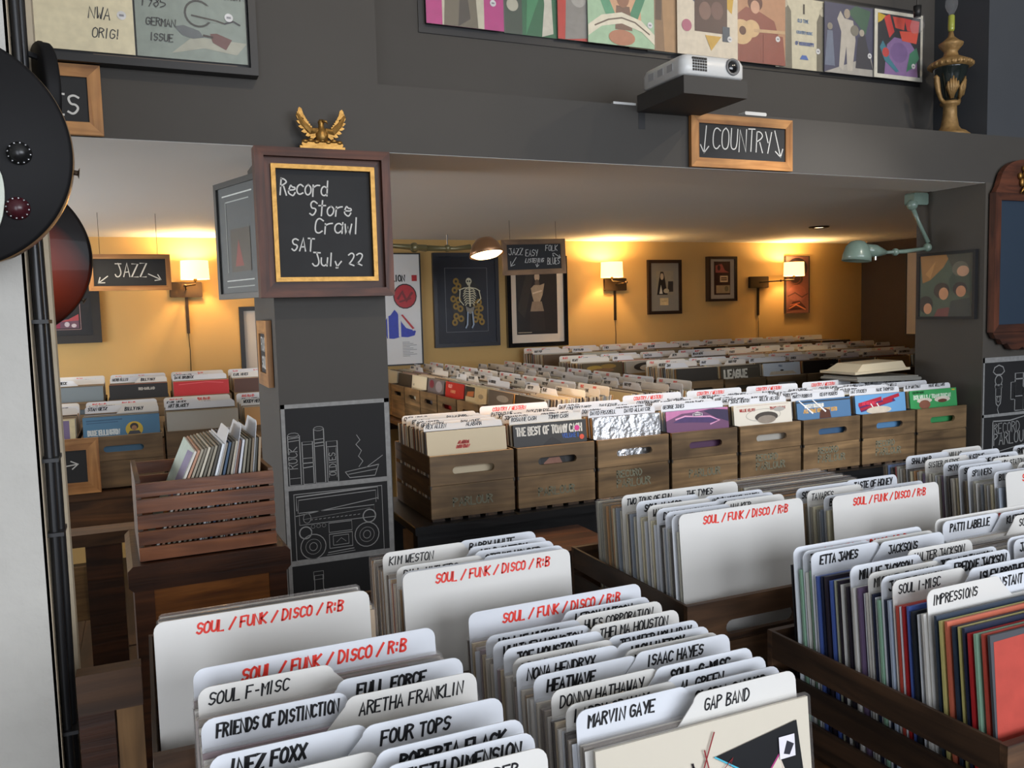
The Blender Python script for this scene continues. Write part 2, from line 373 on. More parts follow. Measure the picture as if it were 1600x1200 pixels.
# ================================================================== CRATES
def holed(w, zt, zb, hx0, hx1, hz, hr, y0, y1):    # plank with a rounded hand hole
    mb = MB(); n = 6; hole = []
    for i in range(n+1): t = -PI/2+PI*i/n; hole.append((hx1-hr+hr*math.cos(t), hz+hr*math.sin(t)))
    for i in range(n+1): t = PI/2+PI*i/n; hole.append((hx0+hr+hr*math.cos(t), hz+hr*math.sin(t)))
    N = len(hole)
    outer = []
    for i, (a, b) in enumerate(hole):
        if i == 0: outer.append((w, zb))
        elif i == n: outer.append((w, zt))
        elif i == n+1: outer.append((0, zt))
        elif i == 2*n+1: outer.append((0, zb))
        elif i < n: outer.append((w, zb+(zt-zb)*i/n))
        else: outer.append((0, zt-(zt-zb)*(i-n-1)/n))
    v = [(a, y0, b) for a, b in outer]+[(a, y0, b) for a, b in hole]+[(a, y1, b) for a, b in outer]+[(a, y1, b) for a, b in hole]
    mb.v = v
    for i in range(N):
        j = (i+1) % N
        mb.f += [(i, j, N+j, N+i), (2*N+j, 2*N+i, 3*N+i, 3*N+j), (N+i, N+j, 3*N+j, 3*N+i), (j, i, 2*N+i, 2*N+j)]; mb.m += [0]*4
    return mb
CR = {}
def crate(label, X, Y, Z, rz=0, wdt=.330, dep=.455, style='light', full=True, group=None, stencil=None, seed=0, ht=.24):
    key = (wdt, dep, style, ht)
    if key not in CR:
        fm, sm = {'light': (CRATE, CRATES), 'dark': (CRATED, CRATEDS)}[style]
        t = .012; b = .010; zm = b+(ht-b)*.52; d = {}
        d['top'] = holed(wdt, ht, zm+.0015, wdt*.26, wdt*.76, ht-.058, .0145, 0, t).mesh('plank', fm)
        d['low'] = MB().box(0, wdt, 0, t, b, zm).mesh('plank', fm)
        d['back'] = MB().box(0, wdt, dep-t, dep, b, ht).mesh('back_panel', fm)
        hs = (ht-b-.03)/3
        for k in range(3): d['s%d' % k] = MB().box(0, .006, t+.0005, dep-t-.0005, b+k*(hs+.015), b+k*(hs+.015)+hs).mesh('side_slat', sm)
        bw = (wdt-.004*2-.022*4)/5
        d['bot'] = MB().box(0, bw, .001, dep-.001, 0, b-.0005).mesh('bottom_slat', sm); d['bw'] = bw
        CR[key] = d
    d = CR[key]
    r = thing('record_crate', label, 'crate', (X, Y, Z), (0, 0, rz), group)
    put('front_plank', d['top'], r); put('front_plank', d['low'], r); put('back_panel', d['back'], r)
    for k in range(3):
        put('side_slat', d['s%d' % k], r); put('side_slat', d['s%d' % k], r, (wdt-.006, 0, 0))
    if full:
        for k in range(5): put('bottom_slat', d['bot'], r, (.004+k*(d['bw']+.022), 0, 0))
        for zz in (.05, .12, .19):
            MB().box(-.002, .004, -.002, .02, zz, zz+.012).box(wdt-.004, wdt+.002, -.002, .02, zz, zz+.012).obj('corner_strap', mat('dull_steel', (.12, .11, .1), .4, metal=.9), r) if zz == .12 else None
    if stencil:
        mb = MB()
        for (s, z, h) in stencil: 
            p, W = strokes(s, .09, z, h, slant=0, wide=.62, seed=seed, jit=.03)
            f = min(1.2, (wdt-.16)/W)
            for q in p: mb.ribbon([(.085+(a-.09)*f, c) for a, c in q], .0052, -.0006)
        mb.obj('stencil_lettering', mat('faded_stencil_paint', (.165, .165, .115), .8, noise=.5, nscale=70), r)
    return r

# ---- records (12 inch sleeves standing on edge; x right, y back, z up; origin at the bottom centre)
def rm(c): return mat('sleeve_'+c, c, .5)
PAL_PALE = ['cfc6b8', 'b8ada0', 'd8d2c6', 'a3988c', 'c9b79a', '8e857c', 'b39c80', 'd9d4cc', '6f655e', 'bfb3ae', '3a3432', 'a08d92']
PAL_COL = ['6d5a78', '2b2530', '6f8fc4', 'b3262a', 'a9b4c6', '2e3b4d', 'd8d5cf', '20242c', 'b4b7a4', 'c04b3d', '242b45', '3c78c4', 'cf6d53', 'b45fa0', 'd9a0a6', '4f67b0', 'a9c3dd', '8db39a', 'c9c07a', '1c1f24']
PAL_CRM = ['d8cfb0', 'b9b7a8', '2a2520', 'c3bfae', '877a62', 'cbc3a4', '3a3530', 'd2cdbf', 'a8a89e', 'b98a55', '8e98a5', '5a4a38']
PAL_WARM = ['b99a72', '8c6f4c', 'd2bd98', '5a4632', 'a5825a', 'c7b08c', '33291f', '7b6a5a', '9c5a40']
LPM = {}
def lp_mesh(c, t=.0042):
    if (c, t) not in LPM:
        mb = MB()
        mb.box(-.1575, .1575, -t/2, t/2, 0, .313, 0)
        LPM[(c, t)] = mb.mesh('record_sleeve', rm(c))
    return LPM[(c, t)]
SLM = MB().cbox(-.1590, .1612, -.0030, .0030, .0005, .3175, .004).mesh('plastic_sleeve', SLV)
nlp = [0]
def cname(h):
    import colorsys
    r, g, b = (int(h[i:i+2], 16)/255 for i in (0, 2, 4)); H, S, V = colorsys.rgb_to_hsv(r, g, b); H *= 360
    if V < .27: return 'black'
    if S < .13: return 'dark grey' if V < .5 else 'grey' if V < .75 else 'off-white'
    t = 'red' if H < 12 or H > 345 else ('brown' if V < .62 else 'orange') if H < 28 and S > .45 else ('dark brown' if V < .5 else 'tan' if V < .76 else 'cream') if H < 50 else 'yellow' if H < 68 else 'green' if H < 170 else 'blue' if H < 250 else 'purple' if H < 290 else 'pink'
    return ('dark ' if V < .45 and 'dark' not in t else 'pale ' if V > .75 and S < .3 and t not in ('cream',) else '')+t
STUFF = MB(); SMAT = []; SIDX = {}
def place(ox, oy, oz, rz, lx, ly, lz=0):
    c, s = math.cos(rz), math.sin(rz); return (ox+lx*c-ly*s, oy+lx*s+ly*c, oz+lz)
def lean_rot(rz, lean): return (-lean, 0, rz)
def add_lp(P, rz, lean, c, single, label=None, group=None, sleeve=False, t=.0042, sz=1.0, name='vinyl_record', force=False):
    if single and (nlp[0] < 296 or force):
        nlp[0] += 1
        o = put(name, lp_mesh(c, t), None, P, lean_rot(rz, lean)); tag(o, label, 'record', group)
        if sz != 1: o.scale = (sz, 1, sz)
        elif not force: o.scale = (1, 1, 1-.022*((nlp[0]*37) % 11)/11)
        if sleeve: put('plastic_sleeve', SLM, o)
        return o
    sz *= 1-.02*RND.random()
    M = Matrix.Translation(P) @ Matrix.Rotation(rz, 4, 'Z') @ Matrix.Rotation(-lean, 4, 'X')
    if c not in SIDX: SIDX[c] = len(SMAT); SMAT.append(rm(c))
    STUFF.box(-.157, .157, -t/2, t/2, 0, .313*sz, SIDX[c], mx=M)
# ---- divider cards
CARDM = {}
def card_mesh(kind, H=.338, W=.318, m=CARD):
    key = (kind, H, W, m.name)
    if key not in CARDM:
        w = W/2; r = .014; tb = .036; a = lambda cx, cz, t0, t1: [(cx+r*math.cos(t0+(t1-t0)*i/4), cz+r*math.sin(t0+(t1-t0)*i/4)) for i in range(5)]
        if kind == 'full': p = [(-w, 0), (w, 0)]+a(w-r, H-r, 0, PI/2)+a(-w+r, H-r, PI/2, PI)
        elif kind == 'left': p = [(-w, 0), (w, 0), (w, H-tb), (.028, H-tb)]+a(.004-r, H-r, .25, PI/2)+a(-w+r, H-r, PI/2, PI)
        else: p = [(-w, 0), (w, 0)]+a(w-r, H-r, 0, PI/2)+a(-.004+r, H-r, PI/2, PI-.25)+[(-.028, H-tb), (-w, H-tb)]
        CARDM[key] = MB().prism(p, -.0006, .0006).mesh('divider_card', m)
    return CARDM[key]
ncard = [0]
def add_card(P, rz, lean, kind, items, label, group=None, H=.338, m=CARD, W=.315, name='divider_card'):
    o = put(name, card_mesh(kind, H, W, m), None, P, lean_rot(rz, lean)); tag(o, label, 'divider card', group); ncard[0] += 1
    for its, mk in items: lettering(o, its, mk)
    return o
SFD = 'SOUL / FUNK / DISCO / R:B'
def red_items(H=.338, h=.0165, x=-.115, w=.24, sd=1): return [([(SFD, x, H-.03, h, .0032, w, sd)], RED)]

LEAN = math.radians(5)
def near_bin(cid, X, Y, Z, wdt, dep, cards, pal, covers=(), gap=None, y_rec=None, label='', style='dark', side=None, pitch=.0086, sleeve=True, ht=.19, shift=0, edge=''):
    """crate + its filing. cards: (topY, kind, text, x_shift, H, ink)  topY is measured at the card's top edge."""
    crate(label, X, Y, Z, 0, wdt, dep, style, True, None, None, 0, ht)
    zb = Z+.0105; cx = X+wdt/2+shift; L = LEAN; used = []
    lo, hi = (y_rec or (Y+.022, Y+dep-.018-.03))
    cards = sorted([[c[0]-math.sin(L)*c[4]]+list(c[1:]) for c in cards], key=lambda c: c[0])
    for a, b in zip(cards, cards[1:]): b[0] = max(b[0], a[0]+.0021)
    for k, (by, kind, text, xs, H, ink) in enumerate(cards):
        H += .008
        its = []
        if kind == 'full' and ink == 'red': its = [([(SFD, -.10, H-.0255, .0155, .0031, .222, k+len(cid))], RED)]
        elif text:
            x0 = {'left': -.146, 'right': .012, 'full': -.13}[kind]; mw = {'left': .135, 'right': .128, 'full': .24}[kind]
            if isinstance(text, tuple): its = [([(text[0], -.146, H-.0225, .0135, .0025, .13, k), (text[1], .012, H-.022, .0135, .0025, .13, k+3)], INK)]
            else: its = [([(text, x0+.004*(k % 3), H-.0235+.0015*(k % 2), .0145, .0021+.0011*(k % 3)/2, mw, k)], INK)]
        if ink == 'red': lb = 'white divider card lettered in red, '+text
        elif isinstance(text, tuple): lb = 'divider card reading %s and %s, %s' % (text[0], text[1], edge)
        elif text: lb = 'divider card reading %s, %s' % (text, edge)
        else: lb = 'blank white divider card in the %s' % edge
        add_card((cx+xs, by, zb), 0, L, kind, its, lb, None, H, CARD if (k % 3) else CARDC)
        used.append(by)
    y = lo; i = 0
    while y < hi:
        if all(abs(y-u) > .0045 for u in used):
            c = pal[(i*7+len(cid)*3+RND.randrange(3)) % len(pal)]
            add_lp((cx+RND.uniform(-.003, .003), y, zb), 0, L, c, True, '%s record sleeve filed edge-on in the %s' % (cname(c), edge), '%s records filed in the %s' % (cname(c), edge), sleeve)
            y += pitch
        else: y += .0046
        i += 1
    return cx, zb

# near tables
def table(name, label, x0, x1, y0, y1, z, th=.028, apron=.09, m=TABLE, mv=TABLEV, shelf=None):
    r = thing(name, label, 'table')
    n = max(2, round((y1-y0)/.15)); w_ = (y1-y0)/n
    for i in range(n): MB().cbox(x0, x1, y0+i*w_+.001, y0+(i+1)*w_-.001, z-th, z, .002).obj('top_board', m, r)
    zt = z-th
    for (a, b, c, d) in ((x0+.03, x1-.03, y0+.02, y0+.045), (x0+.03, x1-.03, y1-.045, y1-.02)): box('apron', m, r, a, b, c, d, zt-apron, zt)
    for x in (x0+.02, x1-.02-.06):
        for y in (y0+.046, y1-.046-.06): box('leg', mv, r, x, x+.06, y, y+.06, .012, zt)
    if shelf: box('lower_shelf', m, r, x0+.02, x1-.02, y0+.107, y1-.107, shelf-.02, shelf)
    return r
table('display_table', 'narrow brown table under the nearest left record crate', -.02, .415, .45, 1.225, .831, shelf=.42)
table('display_table', 'brown wooden table under the two back left record crates', -.02, .79, 1.28, 1.84, .831, shelf=.42)
table('display_table', 'low brown table under the nearest middle record crate', .425, .83, .60, 1.27, .786, shelf=.42)
table('display_table', 'brown wooden table under the back crates right of the aisle gap', .895, 3.0, 1.235, 1.88, .852, shelf=.42)
table('display_table', 'lower brown wooden table under the nearest right-hand record crates', .895, 2.4, .40, 1.23, .832, shelf=.40)

c1 = [(1.10, 'full', 'in front of the nearest left crate', 0, .338, 'red'), (1.044, 'left', 'SOUL F-MISC', .002, .336, 0), (.995, 'right', 'FULL FORCE', .002, .334, 0),
      (.958, 'left', 'FRIENDS OF DISTINCTION', .0, .336, 0), (.941, 'right', 'ARETHA FRANKLIN', 0, .336, 0), (.871, 'left', 'INEZ FOXX', .002, .336, 0),
      (.860, 'right', 'FOUR TOPS', 0, .338, 0), (.822, 'left', '', 0, .33, 0), (.803, 'right', 'ROBERTA FLACK', 0, .338, 0), (.775, 'right', 'FIFTH DIMENSION', 0, .336, 0), (.745, 'right', 'FLAMING EMBER', 0, .334, 0)]
near_bin('c1f', .02, .63, .832, .35, .53, c1, PAL_PALE, label='dark wooden crate of records nearest the camera, bottom left', edge='nearest left crate', y_rec=(.655, 1.09))
near_bin('c1b', -.015, 1.235, .832, .352, .50, [(1.30, 'full', 'leaning on the back left crate', -.008, .338, 'red')], PAL_WARM[:3]+PAL_PALE, label='dark wooden crate behind the nearest left crate', edge='back left crate', y_rec=(1.285, 1.42), pitch=.0075)
c2 = [(1.222, 'full', 'behind the Willie Hutch card', .0, .346, 'red'), (1.188, 'right', 'LEROY HUTSON', -.004, .334, 0), (1.158, 'left', 'WILLIE HUTCH', .003, .330, 0), (1.160, 'right', 'HUES CORPORATION', .002, .334, 0),
      (1.123, 'left', 'WHITNEY HOUSTON', .0, .334, 0), (1.114, 'right', 'THELMA HOUSTON', .003, .334, 0), (1.088, 'left', 'JOE HOUSTON', .002, .336, 0), (1.055, 'left', 'BRENDA HOLLOWAY', .002, .334, 0), (1.063, 'right', 'JENNIFER HOLLIDAY', .004, .334, 0),
      (1.034, 'right', 'HIGH INERGY', .002, .334, 0), (1.030, 'left', 'NONA HENDRYX', -.004, .336, 0), (1.008, 'right', 'MICHAEL HENDERSON', .0, .334, 0), (0.990, 'left', 'HEATWAVE', .003, .334, 0), (0.987, 'right', 'ISAAC HAYES', .004, .338, 0),
      (0.937, 'left', 'DONNY HATHAWAY', .003, .336, 0), (0.932, 'right', 'SOUL-G-MISC', .0, .338, 0), (0.897, 'left', 'LARRY GRAHAM', .003, .334, 0), (0.904, 'right', 'AL GREEN', .0, .336, 0),
      (0.870, 'left', 'MARVIN GAYE', .003, .338, 0), (0.874, 'right', 'GLORIA GAYNOR', -.002, .334, 0), (0.846, 'right', 'GAP BAND', .0, .338, 0)]
cx, zb = near_bin('c2f', .429, .782, .787, .352, .475, c2, PAL_PALE, label='dark wooden crate of records second from the left, nearest row', edge='nearest middle crate', y_rec=(.818, 1.205))
near_bin('c2b', .365, 1.29, .832, .352, .50, [(1.355, 'full', 'in front of the Bill Withers card', -.002, .338, 'red'), (1.368, 'full', '', .0, .336, 0), (1.40, 'left', 'BILL WITHERS', .0, .336, 0), (1.388, 'right', 'BOBBY WOMACK', .002, .336, 0),
     (1.425, 'right', 'STEVIE WONDER', 0, .336, 0), (1.455, 'right', 'WILD CHERRY', 0, .336, 0), (1.49, 'left', 'KIM WESTON', 0, .338, 0), (1.505, 'right', 'BARRY WHITE', 0, .336, 0)], PAL_PALE[:6]+PAL_WARM, label='dark wooden crate behind the nearest middle crate', edge='back middle crate', y_rec=(1.345, 1.56), pitch=.0076)
near_bin('c3b', .938, 1.335, .853, .352, .48, [(1.392, 'full', 'in front of the Dexter Wansel card', .004, .338, 'red'), (1.408, 'left', 'ANDRE WILLIAMS', -.002, .334, 0), (1.43, 'left', 'DEXTER WANSEL', -.002, .336, 0), (1.442, 'right', 'WALKER', -.002, .338, 0),
     (1.462, 'left', 'DIONNE WARWICK', -.002, .336, 0), (1.475, 'right', 'SOUL MISC', -.002, .336, 0), (1.495, 'left', 'WAR', -.002, .336, 0), (1.51, 'right', 'NARADA MICHAEL WALDEN', -.002, .336, 0), (1.54, 'left', 'SOUL V-MISC', -.002, .336, 0), (1.60, 'full', ('TWO TONS OF FUN', 'THE TYMES'), -.002, .338, 0)],
     PAL_CRM, label='dark wooden crate right of the aisle gap, back row', edge='back crate of the third column', y_rec=(1.36, 1.70), pitch=.0098, shift=-.001)
near_bin('c4b', 1.312, 1.31, .853, .352, .50, [(1.365, 'full', 'in front of the Tavares card', .0, .338, 'red'), (1.39, 'left', 'BRUCE SUDANO', .0, .334, 0), (1.405, 'right', 'TEMPTATIONS', .0, .334, 0), (1.44, 'left', 'TAVARES', -.0, .336, 0), (1.47, 'left', 'SOUL-S-MISC', -.004, .336, 0), (1.47+.011, 'right', 'TASTE OF HONEY', .0, .336, 0)],
     PAL_WARM[:4]+PAL_CRM, label='dark wooden crate fourth column, back row', edge='back crate of the fourth column', y_rec=(1.35, 1.72), pitch=.0098, shift=0)
near_bin('c5b', 1.83, 1.30, .853, .352, .50, [(1.355, 'full', 'in front of the Bill Summers card', .006, .338, 'red'), (1.38, 'left', 'BILL SUMMERS', .0, .336, 0), (1.40, 'right', 'STAPLES', .0, .336, 0), (1.43, 'right', 'EDWIN STARR', .0, .336, 0), (1.45, 'left', 'SPINNERS', -.002, .336, 0), (1.475, 'left', 'SOUL BROS', -.002, .336, 0),
     (1.50, 'right', 'CANDI STATON', .0, .336, 0), (1.52, 'left', 'SKYY', .0, .336, 0), (1.545, 'right', 'THE SYLVERS', .0, .336, 0), (1.575, 'left', 'SISTER SLEDGE', .0, .336, 0), (1.60, 'right', 'SLY STONE', .0, .336, 0), (1.635, 'left', 'SHALAMAR', .0, .336, 0), (1.655, 'right', 'Y WILLIS', .0, .336, 0)],
     PAL_CRM+PAL_COL[:4], label='dark wooden crate fifth column, back row', edge='back crate of the fifth column', y_rec=(1.34, 1.69), pitch=.0098)
near_bin('c6b', 2.20, 1.32, .853, .352, .48, [(1.60, 'left', 'SMOKEY ROBINSON', .0, .336, 0), (1.57, 'left', 'RUFUS', .0, .336, 0)], PAL_CRM, label='dark wooden crate at the right edge, back row', edge='back crate at the right edge', y_rec=(1.5, 1.60), pitch=.011)
near_bin('c3f', 1.03, .74, .833, .352, .475, [(1.16, 'full', 'behind the Etta James card', -.008, .338, 'red'), (1.145, 'left', 'JEFFREE', 0, .334, 0), (1.14, 'right', 'MILLIE JACKSON LIVE', 0, .334, 0), (1.125, 'left', 'ETTA JAMES', .0, .336, 0), (1.118, 'right', 'JACKSONS', .0, .336, 0),
     (1.036, 'left', 'MILLIE JACKSON', .0, .336, 0), (1.058, 'right', 'WALTER JACKSON', .0, .336, 0), (1.0, 'left', 'MICHAEL JACKSON', .002, .334, 0), (1.012, 'right', 'JERMAINE JACKSON', .004, .334, 0), (.972, 'left', 'JANET JACKSON', .0, .336, 0), (.985, 'right', 'FREDDIE JACKSON', .0, .336, 0),
     (.950, 'left', 'SOUL I-MISC', .0, .336, 0), (.938, 'right', 'ISLEY BROTHERS', .0, .336, 0), (.890, 'left', 'IMPRESSIONS', .004, .338, 0), (.905, 'right', 'INSTANT FUNK', .0, .334, 0)],
     PAL_COL, label='dark slatted crate of colourful records, nearest row right of the gap', edge='nearest right crate', y_rec=(.768, 1.155), pitch=.0098, sleeve=False)
near_bin('c4f', 1.40, .74, .833, .352, .475, [(1.18, 'full', 'behind the Patti Labelle card', -.004, .338, 'red'), (1.166, 'left', 'PATTI LABELLE', 0, .336, 0), (1.16, 'right', 'KLEEER', 0, .336, 0), (1.13, 'right', 'SOUL-L-MISC', .0, .336, 0), (1.03, 'left', 'GLADYS KNIGHT', .0, .336, 0), (1.02, 'left', 'JAMES & BOBBY', .003, .334, 0), (.955, 'left', 'SOUL K-MISC', .0, .336, 0)],
     PAL_PALE, label='dark crate at the right edge, nearest row', edge='nearest crate at the right edge', y_rec=(.90, 1.15), pitch=.0105)
# the two covers facing out in the near row
o = add_lp((.612, .8055, .7985), 0, LEAN, 'd9d0bd', True, 'cream record cover with black triangles in front of the Gap Band card', None, True, .004, force=True)
art(o, .315, .313, [('p', [(.06, .66), (.36, .82), (.36, .60), (.10, .55)], '14141a'), ('p', [(.42, .86), (.48, .60), (.64, .60), (.41, .86)], '241c22'), ('p', [(.52, .86), (.93, .92), (.96, .62), (.8, .66)], '0c0e12'),
  ('l', [(.52, .86), (.8, .68), (.96, .62)], .002, '4fb7cf'), ('p', [(.55, .50), (.83, .80), (.95, .50), (.9, 0), (.4, 0)], 'd9d0bd'), ('l', [(.35, .28), (.83, .80), (.93, .42)], .002, 'a83a78'),
  ('p', [(.6, .45), (.82, .7), (.9, .38), (.85, .1), (.62, .1)], '3a3431'), ('l', [(.05, .60), (.4, .565), (.62, .6)], .0025, 'c98a3a'), ('r', 0, .1, .5, .5, '2b1a22'),
  ('l', [(.52, .96), (.44, .78), (.36, .6)], .002, '8a1f26'), ('l', [(.47, .9), (.52, .66), (.6, .84), (.44, .72)], .002, '8a1f26'), ('l', [(.4, .8), (.5, .6), (.36, .5), (.34, .72)], .002, '8a1f26'), ('r', .83, .78, .91, .87, 'e6e2ea'), ('p', [(.85, .8), (.88, .79), (.905, .83), (.87, .85)], '2a2a35')], -.1575, 0, -.0035)
o = add_lp((1.206, .758, .8445), 0, LEAN, '4a4b50', True, 'worn grey record cover with a coral red panel, front of nearest right crate', None, False, .004, force=True)
art(o, .315, .313, [('p', [(0, 0), (.25, 0), (.5, .98), (.02, .97)], 'b8483c'), ('p', [(.22, 0), (.8, 0), (.9, .99), (.5, .99)], '4a4d52'), ('r', .86, .35, 1, .7, 'b8762a')], -.1575, 0, -.0021)
# pale paper on the table in front of the third column
tag(MB().cbox(.93, 1.22, 1.245, 1.33, .8525, .8535, .001).obj('paper_sheet', mat('pale_paper', (.62, .62, .62), .7)), 'pale sheet of paper lying on the table before the third-column back crate', 'paper')
# crates on the lower shelves
for k, (x, y, z) in enumerate(((0.04, .60, .42), (1.0, .60, .40), (1.42, .60, .40))):
    crate('dark empty crate on the lower shelf, %s from the left' % ('first second third'.split()[k]), x, y, z+.001, style='dark', full=False)

# ================================================================== MIDDLE ROW
def long_table(name, label, x0, x1, y0, y1, z, m, apron=.10, mv=None):
    r = thing(name, label, 'table'); mv = mv or m
    MB().cbox(x0, x1, y0, y1, z-.03, z, .003).obj('table_top', m, r)
    box('apron', m, r, x0+.01, x1-.01, y0+.01, y0+.035, z-.03-apron, z-.03); box('apron', m, r, x0+.01, x1-.01, y1-.035, y1-.01, z-.03-apron, z-.03)
    n = 3 if x1-x0 > 2 else 2
    for k in range(n):
        x = x0+.02+(x1-x0-.1)*k/(n-1)
        for y in (y0+.036, y1-.096): box('leg', mv, r, x, x+.06, y, y+.06, .012, z-.03)
    return r
TBK = wood('black_painted_wood', '0b0b0c', '17181a', 0, rough=.4)
long_table('black_bench', 'long black bench carrying the row of eight pine crates', .86, 3.71, 2.862, 3.40, .863, TBK)
NTH = 'first second third fourth fifth sixth seventh eighth ninth tenth eleventh twelfth'.split()
MIDT = [[('CHET ATKINS', ''), ('', 'BILLY BYRD'), ('ED BRUCE', 'GENE AUTRY'), ('BOB ATCHER', ''), ('GENE AUTRY', 'ROY ACUFF'), ('REX ALLEN', 'ALABAMA')],
        ['r', ('PATSY CLINE', 'DICK CURLESS'), ('JERRY CLOWER', 'JUNE CARTER'), ('JOHNNY CASH', 'COUNTRY C-MISC'), ('ROSANNE CASH', 'TOMMY CASH')],
        [('DAVE DUDLEY', ''), ('COUNTRY D MISC', 'DALE EVANS'), ('', 'DONNA FARGO'), ('DON GIBSON', 'COUNTRY GAZETTE'), ('DAVID FRIZZELL', 'DAVID ALLAN COE')],
        ['r', ('COUNTRY H-MISC', 'JAN HOWARD'), ('STONEWALL JACKSON', 'COUNTRY J'), ('', 'SONNY JAMES'), ('GEORGE JONES', '')],
        ['r', ('LORETTA LYNN', 'COUNTRY MISC'), ('ROGER MILLER', 'BILL MONROE'), ('ANNE MURRAY', ''), ('OAK RIDGE BOYS', 'BUCK OWENS'), ('JUICE NEWTON', 'WILLIE NELSON')],
        ['r', ('RAY PRICE', 'CHARLEY PRIDE'), ('EDDIE RABBITT', 'JIM REEVES'), ('JERRY REED', ''), ('MARTY ROBBINS', 'KENNY ROGERS')],
        ['r', ('COUNTRY S MISC', 'HANK SNOW'), ('MEL STREET', 'RED STEAGALL'), ('STATLER BROS', ''), ('NAT STUCKEY', 'HANK THOMPSON')],
        [('CONWAY TWITTY', 'PORTER WAGONER'), ('KITTY WELLS', ''), ('SLIM WHITMAN', 'HANK WILLIAMS')]]
COVN = ['cream record cover with two lines of red print, first pine crate', 'dark record cover reading The Best of Tommy Cash, second pine crate', 'crinkled silver foil record cover, third pine crate', 'purple record cover with a small framed emblem, fourth pine crate',
        'white record cover with Willie Nelson in red print, fifth pine crate', 'blue record cover with white and gold print, sixth pine crate', 'light blue record cover with red slanted lettering, seventh pine crate', 'green record cover naming Bob Wills and Tommy Duncan, eighth pine crate']
COVC = ['d9c7a4', '3a3836', 'c8cacc', '6d4a6a', 'd9d4c8', '5379a0', '6aa0d0', '3f9d5c']
def cover_art(k, o):
    A = lambda sh: art(o, .315, .313, vmap(sh) if k != 1 else sh, -.1575, 0, -.0021)
    if k == 0: A([T('ALABAMA', .38, .42, .010, .005, .1, 'c03a28', 0, .5), T('MOUNTAIN', .36, .24, .010, .005, .12, 'c03a28', 0, .5)])
    if k == 1: A([('p', [(.38, 0), (.34, .55), (.4, .74), (.52, .82), (.64, .74), (.68, .5), (.66, 0)], '26211e'), ('p', [(.4, 0), (.38, .5), (.46, .56), (.6, .56), (.65, .45), (.63, 0)], 'a3705a'), T('THE BEST OF TOMMY CASH', .04, .86, .030, .0062, .285, 'e8e0d2'), T('VOLUME 1', .66, .79, .016, .004, .09, '3b5da8'), ('e', .87, .9, .035, .035, 'e0338a'), ('e', .93, .785, .032, .032, 'e8583a')])
    if k == 3: A([('p', [(0, .55), (.25, .85), (.45, .88), (.7, .98), (1, .9), (1, 1), (0, 1)], 'c07aa6'), ('p', [(.1, .45), (.3, .75), (.6, .72), (.85, .5), (.75, .3), (.4, .4)], '4b3a66'), ('l', [(.15, .6), (.3, .72), (.5, .66), (.7, .62), (.85, .4), (.7, .25)], .006, 'd79abf'), ('p', [(.6, .9), (.75, .98), (1, .85), (1, .3), (.8, .55)], '3c3450'),
        ('r', .42, .68, .58, .82, 'b9b0b8'), ('r', .435, .695, .565, .805, '3a2f44'), ('r', .45, .72, .55, .78, 'c9bfc4'), ('p', [(.44, .83), (.5, .9), (.56, .83)], 'c9bfc4')])
    if k == 4: A([('l', [(.05, .94), (.95, .94)], .001, 'a86a60'), T('WILLIE NELSON', .1, .68, .011, .0032, .10, 'a03a34'), T('TRAVELING MAN', .62, .68, .011, .0032, .10, 'a03a34'), ('c', .5, .45, .30, .30, .002, 'a8a49c'), ('e', .78, .68, .1, .11, 'a9a6a0'), ('e', .55, .35, .2, .25, '4a443f'), ('e', .55, .22, .16, .2, '8d8378')])
    if k == 5: A([('r', 0, .86, 1, .93, '3c4148'), T('MARTY ROBBINS', .15, .60, .014, .005, .16, 'e8e6dc'), T('ALL-TIME GREATEST HITS', .12, .34, .015, .005, .26, 'd8a963'), ('p', [(.4, 0), (.42, .4), (.5, .52), (.6, .4), (.62, 0)], '5a3a30'), ('l', [(.05, .98), (.28, .3)], .007, 'eef2f6'), ('l', [(.3, .99), (.52, .35)], .008, 'f4f6f8')])
    if k == 6: A([('p', [(.05, .5), (.1, .10), (.80, .56), (.76, .72)], '5a2f66'), ('l', [(.08, .50), (.5, .74)], .018, 'b02a3c'), ('l', [(.56, .66), (.86, .86)], .016, 'b02a3c'), ('l', [(.1, .26), (.72, .6)], .012, 'a82a40'),
        T('THE WILD SIDE', .12, .48, .012, .004, .14, 'd8405a', 0, .3), ('l', [(.3, .5), (.34, .3)], .006, 'e8e6e2'), ('l', [(.42, .5), (.46, .3)], .006, 'e8e6e2'), ('e', .45, .15, .25, .2, 'cfc4b4')])
    if k == 7: A([T('COUNTRY MUSIC', .06, .82, .010, .003, .12, '184a24'), T('BOB WILLS / TOMMY DUNCAN', .08, .52, .018, .0045, .25, 'd9ecd6'), ('e', .3, .42, .16, .14, 'd8cfc0'), ('e', .3, .2, .12, .25, '8a5a48'), ('e', .68, .42, .17, .16, 'd8cfc0'), ('e', .68, .34, .1, .1, '6a4034'), ('e', .93, .9, .04, .04, 'c9b03a')])
FOIL = mat('silver_foil', (.75, .76, .78), .28, metal=.9, bump=.9, nscale=22)
